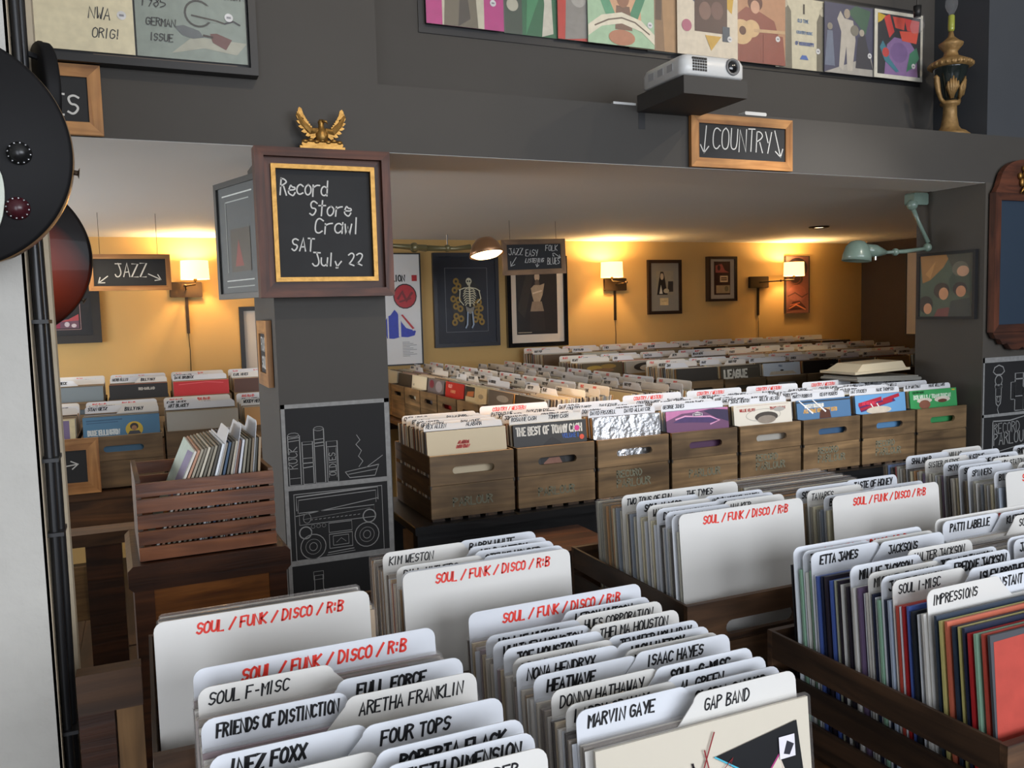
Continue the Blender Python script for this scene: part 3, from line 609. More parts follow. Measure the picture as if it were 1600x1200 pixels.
for k in range(8):
    X = .935+.3455*k; Y = 2.902; zb = .8745
    crate('weathered pine crate, %s from the left in the row on the black bench' % NTH[k], X, Y, .8635, 0, stencil=([('RECORD', .085, .026), ('PARLOUR', .045, .03)] if k in (2, 4, 5, 6) else [('PARLOUR', .05, .03)] if k in (0, 1, 3) else None), seed=k)
    cx = X+.165; L = math.radians(6)
    o = add_lp((cx, Y+.024, zb), 0, L, COVC[k], True, COVN[k], None, False, .0042, force=True)
    if k == 2: o.data = o.data.copy(); o.data.materials[0] = FOIL
    cover_art(k, o)
    cs = MIDT[k]; n = len(cs); used = []
    for j, c in enumerate(cs):
        by = Y+.36-(j*.30/n) if c == 'r' else Y+.33-(j*.275/(n-1))
        wn_ = 'back' if j == 0 else '%s from the back' % NTH[j]
        nm = ' '.join(x for x in c if x) if c != 'r' else ''
        if c == 'r': add_card((cx, by, zb), 0, L, 'full', [([('COUNTRY / WESTERN', -.1, .329, .015, .003, .2, k)], RED)], 'white divider card with red writing at the back of the %s pine crate' % NTH[k], 'dividers in the pine crates', .353)
        else: add_card((cx+.001*(j % 2), by, zb), 0, L, 'full', [([(c[0], -.148, .321, .0145, .0028, .135, j), (c[1], .01, .321, .0145, .0028, .135, j+2)], INK)], 'white divider card lettered %s in the %s pine crate' % (nm.title(), NTH[k]), 'dividers in the pine crates', .342-.003*(j % 3), CARDC if k < 2 else CARD)
        used.append(by)
    y = Y+.034
    while y < Y+.39:
        if all(abs(y-u) > .004 for u in used): add_lp((cx+RND.uniform(-.001, .001), y, zb), 0, L, RND.choice(PAL_WARM+PAL_CRM), False)
        y += .0078

# ================================================================== FAR ROWS
NM = ['ROCK A', 'BEACH BOYS', 'BLONDIE', 'BYRDS', 'CREAM', 'DEVO', 'DOORS', 'EAGLES', 'FACES', 'GENESIS', 'HEART', 'IGGY POP', 'JAM', 'KINKS', 'LOVE', 'MC5', 'NAZZ', 'OMD', 'PINK FLOYD', 'QUEEN', 'RUSH', 'SANTANA', 'T REX', 'UFO', 'VAN MORRISON', 'WHO', 'XTC', 'YES', 'ZOMBIES', 'MISC']
FMESH = {}
def far_crate(block, k, X, Y, Z, rz, ncards, label, blk, pal=PAL_WARM+PAL_CRM, cover=None, genre='ROCK', names=NM, covlabel=None, shapes=None, wd=.330):
    crate(label, X, Y, Z, rz, wdt=wd, full=False)
    zb = Z+.0105; L = math.radians(6); used = []
    R = random.Random(block*100+k)
    ys = [.375]+[.33-i*.25/max(1, ncards-1)+R.uniform(-.01, .01) for i in range(ncards-1)]
    for j, ly in enumerate(ys):
        P = place(X, Y, zb, rz, wd/2+R.uniform(-.0015, .0015), ly); red = j == 0
        key = (red, (block*5+k*3+j) % 14, genre if red else 0)
        kind = 'full' if red else ('left', 'right', 'full')[(k+j) % 3]
        H = .353 if red else .343
        if red: items = [([(genre, -.13, .331, .013, .0028, .08, 1), (genre, 0.0, .331, .013, .0028, .08, 2)], RED)]
        else:
            a = names[(k*7+j*3+block) % len(names)]; b = names[(k*5+j*11+3) % len(names)]
            items = [([(a, -.145, .322, .015, .0036, .125, 1)] if kind != 'right' else [(b, .012, .322, .015, .0036, .125, 1)], INK)]
        where = 'rearmost' if j == 0 else '%s from back' % NTH[j]; sh_ = label.replace('pine crate, ', '').replace(' from the ', ' crate from ').replace(' in the ', ', ').replace(' of the ', ', ')
        add_card(P, rz, L, kind, items, 'white divider card %s, %s' % (where, sh_), 'dividers in the '+blk, H, CARD if (k+j) % 2 else CARDC)
        used.append(ly)
    y = .03
    if cover is not None:
        o = add_lp(place(X, Y, zb, rz, wd/2, .026), rz, L, cover, True, covlabel, None, False, force=True); y = .036
        if shapes: art(o, .315, .313, vmap(shapes), -.1575, 0, -.0021)
    while y < .40:
        if all(abs(y-u) > .0045 for u in used): add_lp(place(X, Y, zb, rz, wd/2+R.uniform(-.001, .001), y), rz, L, R.choice(pal), False)
        y += .0085
# rotated block whose fronts face the left
wc = {1: ('5a5148', 'brown and grey record cover facing left, second crate of the side-on row', [('e', .6, .6, .25, .2, '8d867c')]),
      2: ('cdbb94', 'tan record cover with an orange corner in the side-on row', [('r', .0, .3, .45, .95, '2a2a28'), ('p', [(.05, .3), (.4, .35), (.42, .7), (.1, .6)], 'b9683a'), ('r', .5, .1, 1, .97, 'c9b288'), ('e', .75, .45, .12, .15, '9a8a70')]),
      3: ('b5221e', 'bright red record cover with thin white script in the side-on row', [T('GOLDEN', .15, .62, .018, .004, .16, 'e8a8a0', .1, .3), T('FAVORITES', .3, .3, .015, .004, .15, 'e09a70', .1, .3)]),
      4: ('6a6366', 'grey purple record cover facing left beside the cream one', [('e', .25, .6, .15, .3, '7d3040'), ('e', .7, .5, .2, .4, '9a9298')]),
      5: ('ddd6bd', 'plain cream record cover facing left in the side-on row', [T('LIVE', .1, .2, .012, .003, .05, '8a8478', .1, 0)])}
ZW = .885
long_table('record_bench', 'long brown bench under the side-on record row beside the black poster', 1.60, 2.60, 3.46, 6.26, ZW-.002, TABLE)
for k in range(8):
    Y0 = 3.86+.3455*k
    c = wc.get(k, (None, None, None))
    far_crate(1, k, 1.64, Y0, ZW-.001, -PI/2, 4, 'pine crate, %s from the near end of the side-on front row' % NTH[k], 'side-on rows', cover=c[0], covlabel=c[1], shapes=c[2], pal=PAL_CRM+PAL_PALE)
    if k < 7: far_crate(2, k, 2.115, Y0, ZW-.001, -PI/2, 4, 'pine crate, %s from the near end of the side-on back row' % NTH[k], 'side-on rows', pal=PAL_CRM+PAL_PALE)
ZE = .90
ec1 = {0: ('3a342c', 'dark record cover at the left end of the nearer crosswise row', None), 1: ('4b4438', 'record cover reading LEAGUE in thick pale letters', [T('LEAGUE', .08, .10, .05, .014, .26, 'd8d2c2'), ('r', .05, .8, .95, .84, '6a6250')]),
       2: ('c9d0d6', 'pale blue-white record cover beside the LEAGUE cover', [T('FOLK', .42, .7, .012, .003, .06, '5a6a80'), ('p', [(.2, .35), (.8, .35), (.9, .1), (.15, .1)], 'cdbfa6'), ('e', .5, .42, .05, .06, '2a2422')]), 3: ('241c16', 'near-black record cover right of the pale blue-white one', [('e', .8, .6, .05, .05, '8a8274')])}
long_table('record_bench', 'brown bench under the crosswise row with the LEAGUE cover', 3.10, 5.60, 4.48, 4.98, ZE-.002, TABLE)
for k in range(7):
    c = ec1.get(k, (None, None, None))
    far_crate(3, k, 3.13+.3455*k, 4.5, ZE-.001, 0, 4, 'pine crate, %s from the left in the LEAGUE row' % NTH[k], 'LEAGUE row', cover=c[0], covlabel=c[1], shapes=c[2], genre='FOLK')
ec2 = {0: ('4a3c20', 'yellow and brown patterned record cover in the second crosswise row', [('e', .3, .6, .2, .2, '8f7428'), ('e', .65, .7, .2, .18, '7a5e24'), ('e', .5, .4, .3, .15, '6b4a2a')]), 1: ('8f8a82', 'grey record cover with a dark arch shape', [('e', .55, .5, .34, .36, '2e2a2a'), ('e', .55, .42, .18, .24, 'a8a29a')]),
       3: ('6b3f2c', 'rust brown record cover in the second crosswise row', [('r', .1, .3, .9, .9, '54301f')]), 6: ('55281c', 'dark maroon record cover in the second crosswise row', None)}
long_table('record_bench', 'brown bench under the second crosswise row', 2.64, 6.15, 5.13, 5.63, ZE+.018, TABLE)
for k in range(9):
    c = ec2.get(k, (None, None, None))
    far_crate(4, k, 2.80+.3455*k, 5.15, ZE+.019, 0, 3, 'pine crate, %s from the left in the second crosswise row' % NTH[k], 'second crosswise row', cover=c[0], covlabel=c[1], shapes=c[2], genre='BLUES')
long_table('record_bench', 'brown bench against the mustard wall under the back row', 2.75, 6.3, 5.74, 6.27, .958, TABLE)
for k in range(9):
    far_crate(5, k, 2.80+.3455*k, 5.77, .959, 0, 3 if k < 8 else 2, 'pine crate, %s from the left in the row against the back wall' % NTH[k], 'row against the back wall', genre='METAL')
# jazz rows left of the pillar
JN = ['COUNT BASIE', 'ART BLAKEY', 'DAVE BRUBECK', 'DUKE ELLINGTON', 'GIL EVANS', 'STAN GETZ', 'HERB ELLIS', 'MONK', 'WOODY HERMAN', 'EARL HINES', 'GLENN MILLER', 'HARRY JAMES', 'GENE KRUPA', 'BILLY MAY']
jc = {0: ('7a6a90', 'purple and brown record cover in a cream-edged sleeve, left jazz crate', [('r', 0, 0, .62, .62, '6b5048'), ('r', 0, .93, 1, 1, 'd8caa0'), ('r', .93, 0, 1, 1, 'd8caa0'), T('DIGITAL', .1, .66, .018, .005, .18, 'cfc4dc'), T('BASIE', .2, .28, .022, .006, .14, 'e8dcd0', .1, .4), ('e', .76, .75, .06, .06, 'e8dcd0')]),
      1: ('4e7ea0', 'blue record cover with a yellow circle portrait, second jazz crate', [T('DUKE ELLINGTON', .06, .08, .022, .0055, .13, 'dfe6e6'), ('l', [(.05, .82), (.5, .84)], .006, '355f80'), ('l', [(.05, .70), (.45, .72)], .004, '355f80'), ('e', .66, .28, .115, .40, 'd9b62c'), ('e', .66, .42, .055, .18, '2c2018'), ('e', .66, .34, .035, .13, 'a8764a'), ('p', [(.6, .2), (.72, .2), (.75, .02), (.57, .02)], '3a3a40')]),
      2: ('b9b4a8', 'pale grey record cover in the third jazz crate', None), 3: ('c99a62', 'orange-tan record cover beside the pillar, fourth jazz crate', [('e', .7, .6, .15, .12, 'b0583a')])}
long_table('record_bench', 'brown wooden bench under the nearer jazz crates', -1.0, .86, 4.12, 4.66, .873, TABLE, .12)
for k in range(4):
    c = jc[k]
    far_crate(6, k, -.60+.3455*k, 4.15, .8745, 0, 4, 'pine crate, %s from the left in the nearer jazz row' % NTH[k], 'jazz rows', cover=c[0], covlabel=c[1], shapes=c[2], genre='BIG BAND', names=JN)
j2 = {0: ('6f7a80', 'grey blue record cover far left in the back jazz row', None), 1: ('17171a', 'black record cover in the back jazz row', [T('RED GARLAND', .5, .6, .013, .004, .12, 'a8a49c')]), 2: ('b0242a', 'red glossy record cover in the back jazz row', [('l', [(.1, .8), (.6, .9), (.9, .8)], .003, 'd8606a')]), 3: ('4a2a1c', 'dark brown record cover beside the pillar in the back jazz row', None)}
long_table('record_bench', 'brown wooden bench under the back jazz crates', -1.0, .95, 5.37, 5.90, .928, TABLE)
for k in range(4):
    c = j2[k]
    far_crate(7, k, -.525+.347*k, 5.4, .9295, 0, 4, 'pine crate, %s from the left in the back jazz row' % NTH[k], 'jazz rows', cover=c[0], covlabel=c[1], shapes=c[2], genre='JAZZ', names=JN)

# ================================================================== RED-BROWN SLATTED CRATE ON A CHEST
ch = thing('storage_chest', 'dark brown wooden chest with an arched panel under the slatted crate', 'chest', (-.045, 2.26, .012), (0, 0, .03))
CW = wood('chest_dark', '2a170d', '54301a', 0, rough=.35)
MB().box(0, .37, .02, .40, .55, .94).obj('body', CW, ch); MB().cbox(-.012, .382, .0, .415, .94, 1.005, .012).obj('lid', CW, ch)
for x in (0, .325): MB().box(x, x+.045, .0, .02, .5, .94).obj('corner_stile', CW, ch)
MB().prism([(.045, .94), (.045, .86), (.08, .84), (.14, .835), (.185, .85), (.23, .835), (.29, .84), (.325, .86), (.325, .94)], .004, .02).obj('arched_panel', wood('chest_warm', '4a2710', '8a5424', 0, rough=.35), ch)
MB().cbox(.095, .145, .012, .019, .775, .79, .006).obj('pale_blue_plate', mat('pale_blue_plate', (.25, .38, .6), .4), ch)
for x in (.0, .325):
    for y in (.02, .355): MB().box(x, x+.045, y, y+.045, 0, .5).obj('leg', CW, ch)
MB().box(0, .37, .03, .39, .12, .14).obj('lower_shelf', CW, ch)
sx, sy, sz, srz = -.028, 2.285, 1.018, .035
sc_ = thing('slatted_crate', 'red-brown slatted crate holding leaning records, on the dark chest', 'crate', (sx, sy, sz), (0, 0, srz))
for k in range(5): MB().cbox(0, .335, 0, .009, .003+k*.0405, .003+k*.0405+.034, .002).obj('slat', CRATER, sc_)
for k in range(5): MB().cbox(0, .335, .361, .37, .003+k*.0405, .003+k*.0405+.034, .002).obj('slat', CRATER, sc_)
for x in (0.0, .323): MB().box(x, x+.012, .0095, .3605, 0, .206).obj('end_panel', CRATERS, sc_)
for k in range(4): MB().box(.0125, .3225, .012+k*.09, .088+k*.09, .004, .010).obj('bottom_slat', CRATER, sc_)
tw = math.radians(24); cols = ['d9d4cc', 'b98a70', 'a39a88', '7f7868', 'c7c0ae', '6a6456', '9a9280', '4a453c', 'dfe3e6', '8c8478', '39506a', '5c564a', 'b0a898', '6b4a3a', 'c9ccd2', '8b8676', '55503f', '7a6a54', '40403a', '9a8468']
for k, c in enumerate(cols):
    t = .0062; f = k/19; an = tw*(1-.8*f); lx = .036+.252*f
    P = place(sx, sy, sz, srz, lx, .187, .0115)
    o = put('vinyl_record', lp_mesh(c, .0058), None, P, (an, 0, srz+PI/2)); o.scale = (.98, 1, .88)
    tag(o, '%s record sleeve leaning in the red-brown slatted crate' % cname(c) if k else 'record with a purple and orange cover leaning at the front of the slatted crate', 'record', cname(c)+' records in the slatted crate' if k else None)
    nlp[0] += 1
    if k == 0:
        art(o, -.315, .313, [('r', 0, 0, 1, 1, 'b9cfc8'), ('p', [(.5, .3), (.95, .5), (.98, .98), (.6, .95)], '7a76a8'), ('p', [(.55, 0), (.95, 0), (.95, .5), (.7, .55)], 'b5583a'), ('e', .8, .3, .1, .1, 'd8923a')], .1575, 0, .0034, step=-.0002)
for j, (lx, h) in enumerate(((.1487, .315), (.2017, .318), (.268, .322))):
    add_card(place(sx, sy, sz, srz, lx, .187, .0115), srz+PI/2, -(tw*(1-.8*(lx-.036)/.252)), 'left', [([('MISC', -.12, h-.022, .014, .0028, .1, j)], INK)], 'white divider card sticking out of the slatted crate, %s from the left' % NTH[j], 'dividers in the slatted crate', h, CARD)

r = thing('stool', 'wooden stool with a black metal frame in shadow before the black bench', 'stool', (1.14, 2.50, .012))
MB().cbox(0, .34, 0, .30, .782, .800, .004).obj('seat', CW, r)
b = MB()
for x in (.04, .30):
    b.tube([(x, .02, 0), (x, .02, .781)], .009, 8).tube([(x, .28, 0), (x, .28, .781)], .009, 8).tube([(x, .02, .45), (x, .28, .45)], .007, 8)
for x in (.12, .22): b.tube([(x, .012, .781), (x, .012, .70)], .006, 8)
b.tube([(.12, .012, .70), (.22, .012, .70)], .006, 8); b.tube([(.04, .02, .3), (.30, .02, .3)], .007, 8).obj('metal_frame', BLACK, r)
# wooden stands at lower left
r = thing('wooden_stand', 'brown wooden stand with a flat top rail at the left edge of the near table', 'stand', (-.122, 1.475, .012))
MB().box(0, .095, 0, .035, .985, 1.05).obj('top_rail', TABLE, r)
MB().box(.0, .052, .001, .034, 0, .985).obj('post', CW, r); MB().box(.055, .094, .001, .03, 0, .985).obj('board', wood('plain_plywood', '6a4c2a', '8f6a40', 2), r)
r = thing('wooden_rack', 'tall dark wooden rack frame below the jazz crates at left', 'rack', (-.62, 3.4, .012))
MB().box(.40, .52, 0, .06, 0, .80).obj('post', CW, r); MB().box(-.35, .80, -.01, .12, .80, .845).obj('top_rail', TABLE, r); MB().box(-.30, -.2, 0, .06, 0, .80).obj('post', CW, r); MB().box(.62, .68, .02, .08, 0, .80).obj('post', CW, r)
MB().box(-.2, .40, .02, .04, .52, .72).obj('cross_board', wood('dusty_pine', '5a4024', '8a6a40', 0), r)

o = STUFF.obj('filed_records', SMAT); tag(o, 'thousands of records filed edge-on in the pine crates of the middle and far rows', 'records'); o['kind'] = 'stuff'

# ================================================================== SIGNS AND FRAMES
def frame_parts(r, W, H, bw, dep, m, mv, y=0, name='frame'):    # mitred four-piece frame, front at y, lower-left at 0,0
    def side(poly, mm): MB().prism(poly, y, y+dep).obj(name+'_rail', mm, r)
    side([(0, 0), (W, 0), (W-bw, bw), (bw, bw)], m); side([(0, H), (bw, H-bw), (W-bw, H-bw), (W, H)], m)
    side([(0, 0), (bw, bw), (bw, H-bw), (0, H)], mv); side([(W, 0), (W, H), (W-bw, H-bw), (W-bw, bw)], mv)
def arrow(p0, p1, s=.03):
    a = math.atan2(p1[1]-p0[1], p1[0]-p0[0]); f = lambda d: (p1[0]-s*math.cos(a+d), p1[1]-s*math.sin(a+d))
    return [[p0, p1], [f(.6), p1, f(-.6)]]
def chalk_sign(label, x0, x1, z0, z1, y, bw, texts, lines=(), loc=None, rot=(0, 0, 0), m=PINE, mv=PINEV, wd=.005, hang=None, rx=0):
    W, H = x1-x0, z1-z0
    r = thing('chalkboard_sign', label, 'sign', loc or (x0, y, z0), rot)
    frame_parts(r, W, H, bw, .018, m, mv)
    MB().box(bw, W-bw, .006, .013, bw, H-bw).obj('slate_panel', SLATE, r)
    mb = MB()
    for t, x, z, h, sl, mw in texts: write(mb, t, x, z, h, wd, 0, .0052, mw, slant=sl, seed=5, jit=.3)
    for q in lines: mb.ribbon(q, wd, .0052)
    if mb.f: mb.obj('chalk_lettering', CHALK, r)
    if hang is not None:
        for x in (.06, W-.06): MB().tube([(x, .009, H), (x, .009, hang-z0)], .0012, 5).obj('hanging_wire', BRONZE, r)
    return r
chalk_sign('pine framed chalkboard reading COUNTRY between two down arrows, on the dark beam', 2.026, 2.53, 2.166, 2.372, 2.825, .036,
           [('COUNTRY', .105, .070, .085, .08, .30)], arrow((.075, .16), (.062, .055), .035)+arrow((.415, .16), (.445, .055), .035), wd=.0045)
chalk_sign('pine framed chalkboard ending in ES on the beam behind the guitars', -.47, -.056, 2.166, 2.366, 2.822, .036,
           [('BLUES', .170, .055, .06, .05, .21)], wd=.006)
chalk_sign('small pine framed chalkboard reading JAZZ with two spreading arrows, hung from the low ceiling', -.215, .18, 1.78, 1.968, 4.9, .024,
           [('JAZZ', .125, .07, .07, .05, .16)], arrow((.09, .075), (.045, .04), .03)+arrow((.285, .085), (.345, .055), .03), wd=.005, hang=2.18)
chalk_sign('pine framed chalkboard pointing to jazz, easy listening, folk and blues', 2.10, 2.54, 1.84, 2.06, 4.9, .032,
           [('JAZZ', .045, .125, .04, .1, .1), ('EASY', .16, .115, .04, .1, .09), ('LISTENING', .155, .075, .025, .3, .13), ('FOLK', .30, .145, .035, .1, .09), ('&', .35, .11, .02, 0, .1), ('BLUES', .31, .06, .04, .1, .09)],
           arrow((.095, .11), (.055, .055), .03)+arrow((.24, .07), (.235, .045), .02)+arrow((.36, .13), (.405, .10), .02), wd=.0035, hang=2.18, rot=(0, math.radians(-1.5), 0),
           m=wood('grey_pine', '6e5238', '987450', 0), mv=wood('grey_pine_upright', '6e5238', '987450', 2))
chalk_sign('chalkboard sign with a small arrow leaning on the nearer jazz crates', 0, .25, 0, .24, 0, .05, [], arrow((.085, .12), (.165, .13), .03), loc=(-.435, 4.092, .88), rot=(-.05, 0, 0), wd=.005)
chalk_sign('small pine framed chalkboard with scrawled writing on the pillar side', 0, .24, 0, .225, 0, .045, [('FUNK', .06, .12, .045, .1, .12), ('SOUL', .07, .06, .04, .1, .11)], loc=(.3905, 3.17, 1.385), rot=(0, 0, -PI/2), wd=.007)

# big mahogany framed blackboard on the left pillar
r = thing('framed_blackboard', 'large mahogany framed blackboard reading Record Store Crawl Sat July 22 on the pillar', 'sign', (.362, 2.79, 1.682))
W, H = .432, .47
frame_parts(r, W, H, .028, .058, MAHO, MAHOV, -.012, 'outer')
r1 = [(.026, .012), (.040, .0)]
def sub_frame(a, b, y, dep, m, mv, nm):
    def side(poly, mm): MB().prism(poly, y, y+dep).obj(nm+'_rail', mm, r)
    w_, h_ = W, H
    side([(a, a), (w_-a, a), (w_-b, b), (b, b)], m); side([(a, h_-a), (b, h_-b), (w_-b, h_-b), (w_-a, h_-a)], m)
    side([(a, a), (b, b), (b, h_-b), (a, h_-a)], mv); side([(w_-a, a), (w_-a, h_-a), (w_-b, h_-b), (w_-b, b)], mv)
sub_frame(.028, .050, .010, .034, MAHO, MAHOV, 'inner'); sub_frame(.050, .064, .0, .04, GOLD, GOLD, 'gilt')
MB().box(.064, W-.064, .02, .03, .064, H-.064).obj('slate_panel', SLATE, r)
mb = MB()
for t, x, z, h, mw in (('Record', .078, .325, .052, .155), ('Store', .168, .262, .048, .14), ('Crawl', .182, .205, .05, .17), ('SAT', .105, .148, .04, .1), ('July 22', .17, .10, .042, .18)):
    write(mb, t, x, z, h, .0045, 0, .0192, mw, slant=.12, seed=8, jit=.35)
mb.obj('chalk_lettering', CHALK, r)

# golden eagle on the frame top
e = thing('eagle_ornament', 'gilt carved eagle with raised wings on top of the big blackboard frame', 'ornament', (.578, 2.80, 2.153))
MB().box(-.072, .072, -.012, .018, 0, .008).cbox(-.066, .066, -.012, .016, .008, .02, .004).obj('base', GOLD, e)
b = MB()
for k in range(7): b.ball((-.055+.0183*k, -.008, .022+.004*(k % 2)), .011, .009, .007, 8)
b.obj('carved_leaves', GOLD, e, True)
b = MB(); b.lathe([(.02, .012), (.03, .020), (.045, .022), (.06, .016), (.07, .009), (.078, .009), (.086, .011), (.094, .006)], (0, 0, 0), 12); b.obj('body', GOLD, e, True)
MB().tube([(.002, -.008, .088), (.014, -.014, .086), (.018, -.014, .078)], [.006, .004, .001], 6).obj('beak', GOLD, e, True)
for s in (-1, 1):
    b = MB()
    for k in range(9):
        t = k/8; px, pz = s*(.014+.046*t), .050+.050*t**1.2; a = math.radians(-38+112*t); Lf = .030+.014*math.sin(PI*t)
        d = (s*math.cos(a), math.sin(a)); n = (-d[1], d[0]); w_ = .0058
        b.prism([(px-n[0]*w_, pz-n[1]*w_), (px+d[0]*Lf*.8-n[0]*w_, pz+d[1]*Lf*.8-n[1]*w_), (px+d[0]*Lf, pz+d[1]*Lf), (px+d[0]*Lf*.8+n[0]*w_, pz+d[1]*Lf*.8+n[1]*w_), (px+n[0]*w_, pz+n[1]*w_)][::s], -.006-.0015*(k % 2), .004)
    b.tube([(s*.012, -.002, .058), (s*.035, -.004, .055), (s*.058, -.004, .078), (s*.076, -.003, .108)], [.010, .012, .010, .005], 8)
    b.obj('wing', GOLD, e)
# picture hanging askew on the pillar's left face
r = thing('framed_picture', 'glazed dark framed picture with pale mat lines angled off the pillar side', 'picture', (.285, 3.36, 1.69), (0, 0, math.radians(-72)))
DGF = mat('dark_grey_frame', (.05, .052, .05), .4)
frame_parts(r, .36, .42, .02, .02, DGF, DGF); MB().box(.02, .34, .008, .014, .02, .40).obj('mat_board', mat('grey_mat', (.10, .11, .11), .6), r)
art(r, .32, .38, [('l', [(.15, .12), (.85, .12)], .004, 'c9cfcc'), ('l', [(.15, .06), (.85, .06)], .004, '9aa09c'), ('l', [(.12, .92), (.88, .92)], .005, 'd2d8d4'), ('l', [(.2, .86), (.8, .86)], .004, 'b2b8b4'), ('l', [(.2, .86), (.2, .2)], .004, 'a2a8a4'), ('r', .3, .2, .8, .6, '4a4438'), ('p', [(.4, .25), (.5, .5), (.62, .25)], '8a3a30')], .02, .02, .0075, 'print')
MB().box(.02, .34, .0035, .0045, .02, .40).obj('glass_pane', GLS, r)
MB().box(.36, .372, .004, .016, .05, .09).obj('hinge', DGF, r)

# chalk drawings painted on the left pillar
def wall_art(name, label, x0, x1, z0, z1, y, lines, texts=(), bars=(), fill=None, loc=None, cat='chalk drawing'):
    r = thing(name, label, cat, (x0, y, z0)); W, H = x1-x0, z1-z0
    MB().box(0, W, -.0012, 0, 0, H).obj('painted_ground', mat('blackboard_paint', (.012, .012, .013), .8), r)
    mb = MB()
    for a, b, c, d in bars: mb.face([(a*W, -.0022, b*H), (c*W, -.0022, b*H), (c*W, -.0022, d*H), (a*W, -.0022, d*H)])
    if bars: mb.obj('chalk_shelf_lines', CHALKD, r)
    mb = MB()
    for q, wd in lines: mb.ribbon([(a*W, b*H) for a, b in q], wd, -.0026)
    for t, u, v, h, wd, rot in texts:
        P, _ = strokes(t, u*W, v*H, h, slant=0, rot=rot, seed=4)
        for p in P: mb.ribbon(p, wd, -.0026)
    mb.obj('chalk_lines', mat('soft_chalk', (.30, .30, .295), .9), r); return r
circ = lambda x, y, rx, ry, n=20: [(x+rx*math.cos(2*PI*i/n), y+ry*math.sin(2*PI*i/n)) for i in range(n+1)]
rect = lambda a, b, c, d: [(a, b), (c, b), (c, d), (a, d), (a, b)]
bars = [(0, .0, .035, 1), (.955, 0, 1, 1), (0, .985, 1, 1), (.035, .685, .955, .703), (.035, .405, .955, .425)]
ln = [(rect(.05, .705, .155, .885), .0022), ([(.05, .865), (.155, .868)], .002), ([(.05, .875), (.155, .878)], .002), ([(.05, .73), (.155, .73)], .0015), (circ(.1, .888, .05, .008, 10), .0015),
      (rect(.175, .705, .27, .86), .0022), ([(.175, .80), (.27, .80)], .0018), ([(.175, .782), (.27, .782)], .003), ([(.175, .765), (.27, .768)], .003), ([(.175, .85), (.27, .85)], .0016),
      (rect(.285, .705, .375, .905), .0022), ([(.285, .865), (.375, .867)], .002), ([(.285, .852), (.375, .854)], .003), ([(.285, .84), (.375, .842)], .002), (circ(.33, .905, .045, .008, 10), .0015),
      (rect(.395, .705, .495, .855), .0022), ([(.395, .835), (.495, .835)], .002), ([(.41, .72), (.41, .83)], .0012), ([(.482, .72), (.482, .83)], .0012),
      ([(.56, .735), (.60, .712), (.84, .712), (.88, .752)], .0025), ([(.56, .735), (.88, .752), (.86, .735), (.59, .725)], .002), ([(.76, .745), (.92, .785)], .002),
      ([(.69, .75), (.73, .77), (.69, .79), (.72, .81), (.67, .835), (.71, .85), (.68, .87)], .002)]
ln += [(rect(.08, .425, .90, .67), .0022), ([(.1, .61), (.1, .66), (.86, .668), (.86, .62)], .003), ([(.11, .60), (.12, .648), (.84, .655), (.84, .61)], .0018), ([(.09, .59), (.86, .625)], .0025), (rect(.12, .555, .82, .6), .0018),
       ([(.16, .575), (.78, .59)], .001), (circ(.19, .578, .035, .018, 12), .0016), (circ(.17, .525, .055, .022), .004), (circ(.77, .56, .06, .024), .004), (circ(.235, .47, .115, .046), .0028), (circ(.235, .47, .07, .028), .0014), (circ(.235, .47, .035, .015), .002),
       (circ(.74, .49, .115, .046), .0028), (circ(.74, .49, .07, .028), .0014), (circ(.74, .49, .035, .015), .002), (rect(.385, .515, .6, .55), .0018), (rect(.385, .455, .6, .508), .0022), (rect(.42, .465, .565, .5), .0018), ([(.45, .475), (.495, .49), (.54, .475)], .0014), ([(.37, .44), (.61, .445)], .003), ([(.36, .432), (.62, .436)], .002)]
ln += [(circ(.09+.05*k, .545, .018, .007, 8), .001) for k in range(3, 6)]
ln += [([(.22+.04*k, .57), (.24+.04*k, .571)], .002) for k in range(12)]
ln += [([(.2, .1), (.2, .28), (.23, .31), (.23, .36), (.31, .36), (.31, .31), (.34, .28), (.34, .1)], .0022), (rect(.225, .345, .315, .375), .0015)]
wall_art('chalk_mural', 'chalk drawing of rock and oldies books above a boombox on the left pillar', .413, .777, .42, 1.333, 2.8495, ln, [('ROCK', .128, .765, .030, .0022, PI/2), ('OLDIES', .475, .728, .022, .0022, PI/2)], bars)
# chalk drawings on the wall right of the pillar
bars = [(0, 0, .02, 1), (0, .965, 1, 1), (0, .59, 1, .61)]
ln = [([(.14, .90), (.16, .93), (.22, .945), (.28, .93), (.30, .90), (.26, .88), (.18, .88), (.14, .90)], .005), (circ(.22, .84, .05, .035), .005), (rect(.17, .79, .27, .81), .004), (rect(.18, .73, .26, .79), .004), ([(.18, .73), (.19, .68), (.22, .66), (.25, .68), (.26, .73)], .005), ([(.22, .66), (.21, .64), (.23, .61)], .004), (circ(.22, .71, .02, .02, 8), .003),
      (rect(.46, .62, .58, .88), .005), ([(.46, .84), (.58, .84)], .006), ([(.46, .72), (.58, .72)], .004), (rect(.40, .70, .46, .82), .004), (rect(.58, .62, .70, .78), .005), (rect(.70, .62, .8, .86), .004),
      ([(.15, .56), (.15, .33), (.18, .22), (.28, .12), (.40, .08), (.52, .12), (.62, .22), (.65, .33), (.65, .58), (.4, .555), (.15, .56)], .006), ([(.16, .34), (.64, .38)], .004), (circ(.18, .535, .01, .008, 8), .004), (circ(.62, .55, .01, .008, 8), .004)]
wall_art('chalk_mural', 'chalk drawing of a microphone and Record Parlour shield on the wall at the right edge', 3.725, 4.22, .62, 1.332, 2.8495, ln, [('RECORD', .17, .47, .05, .004, .02), ('PARLOUR', .17, .39, .058, .005, .02)], bars)

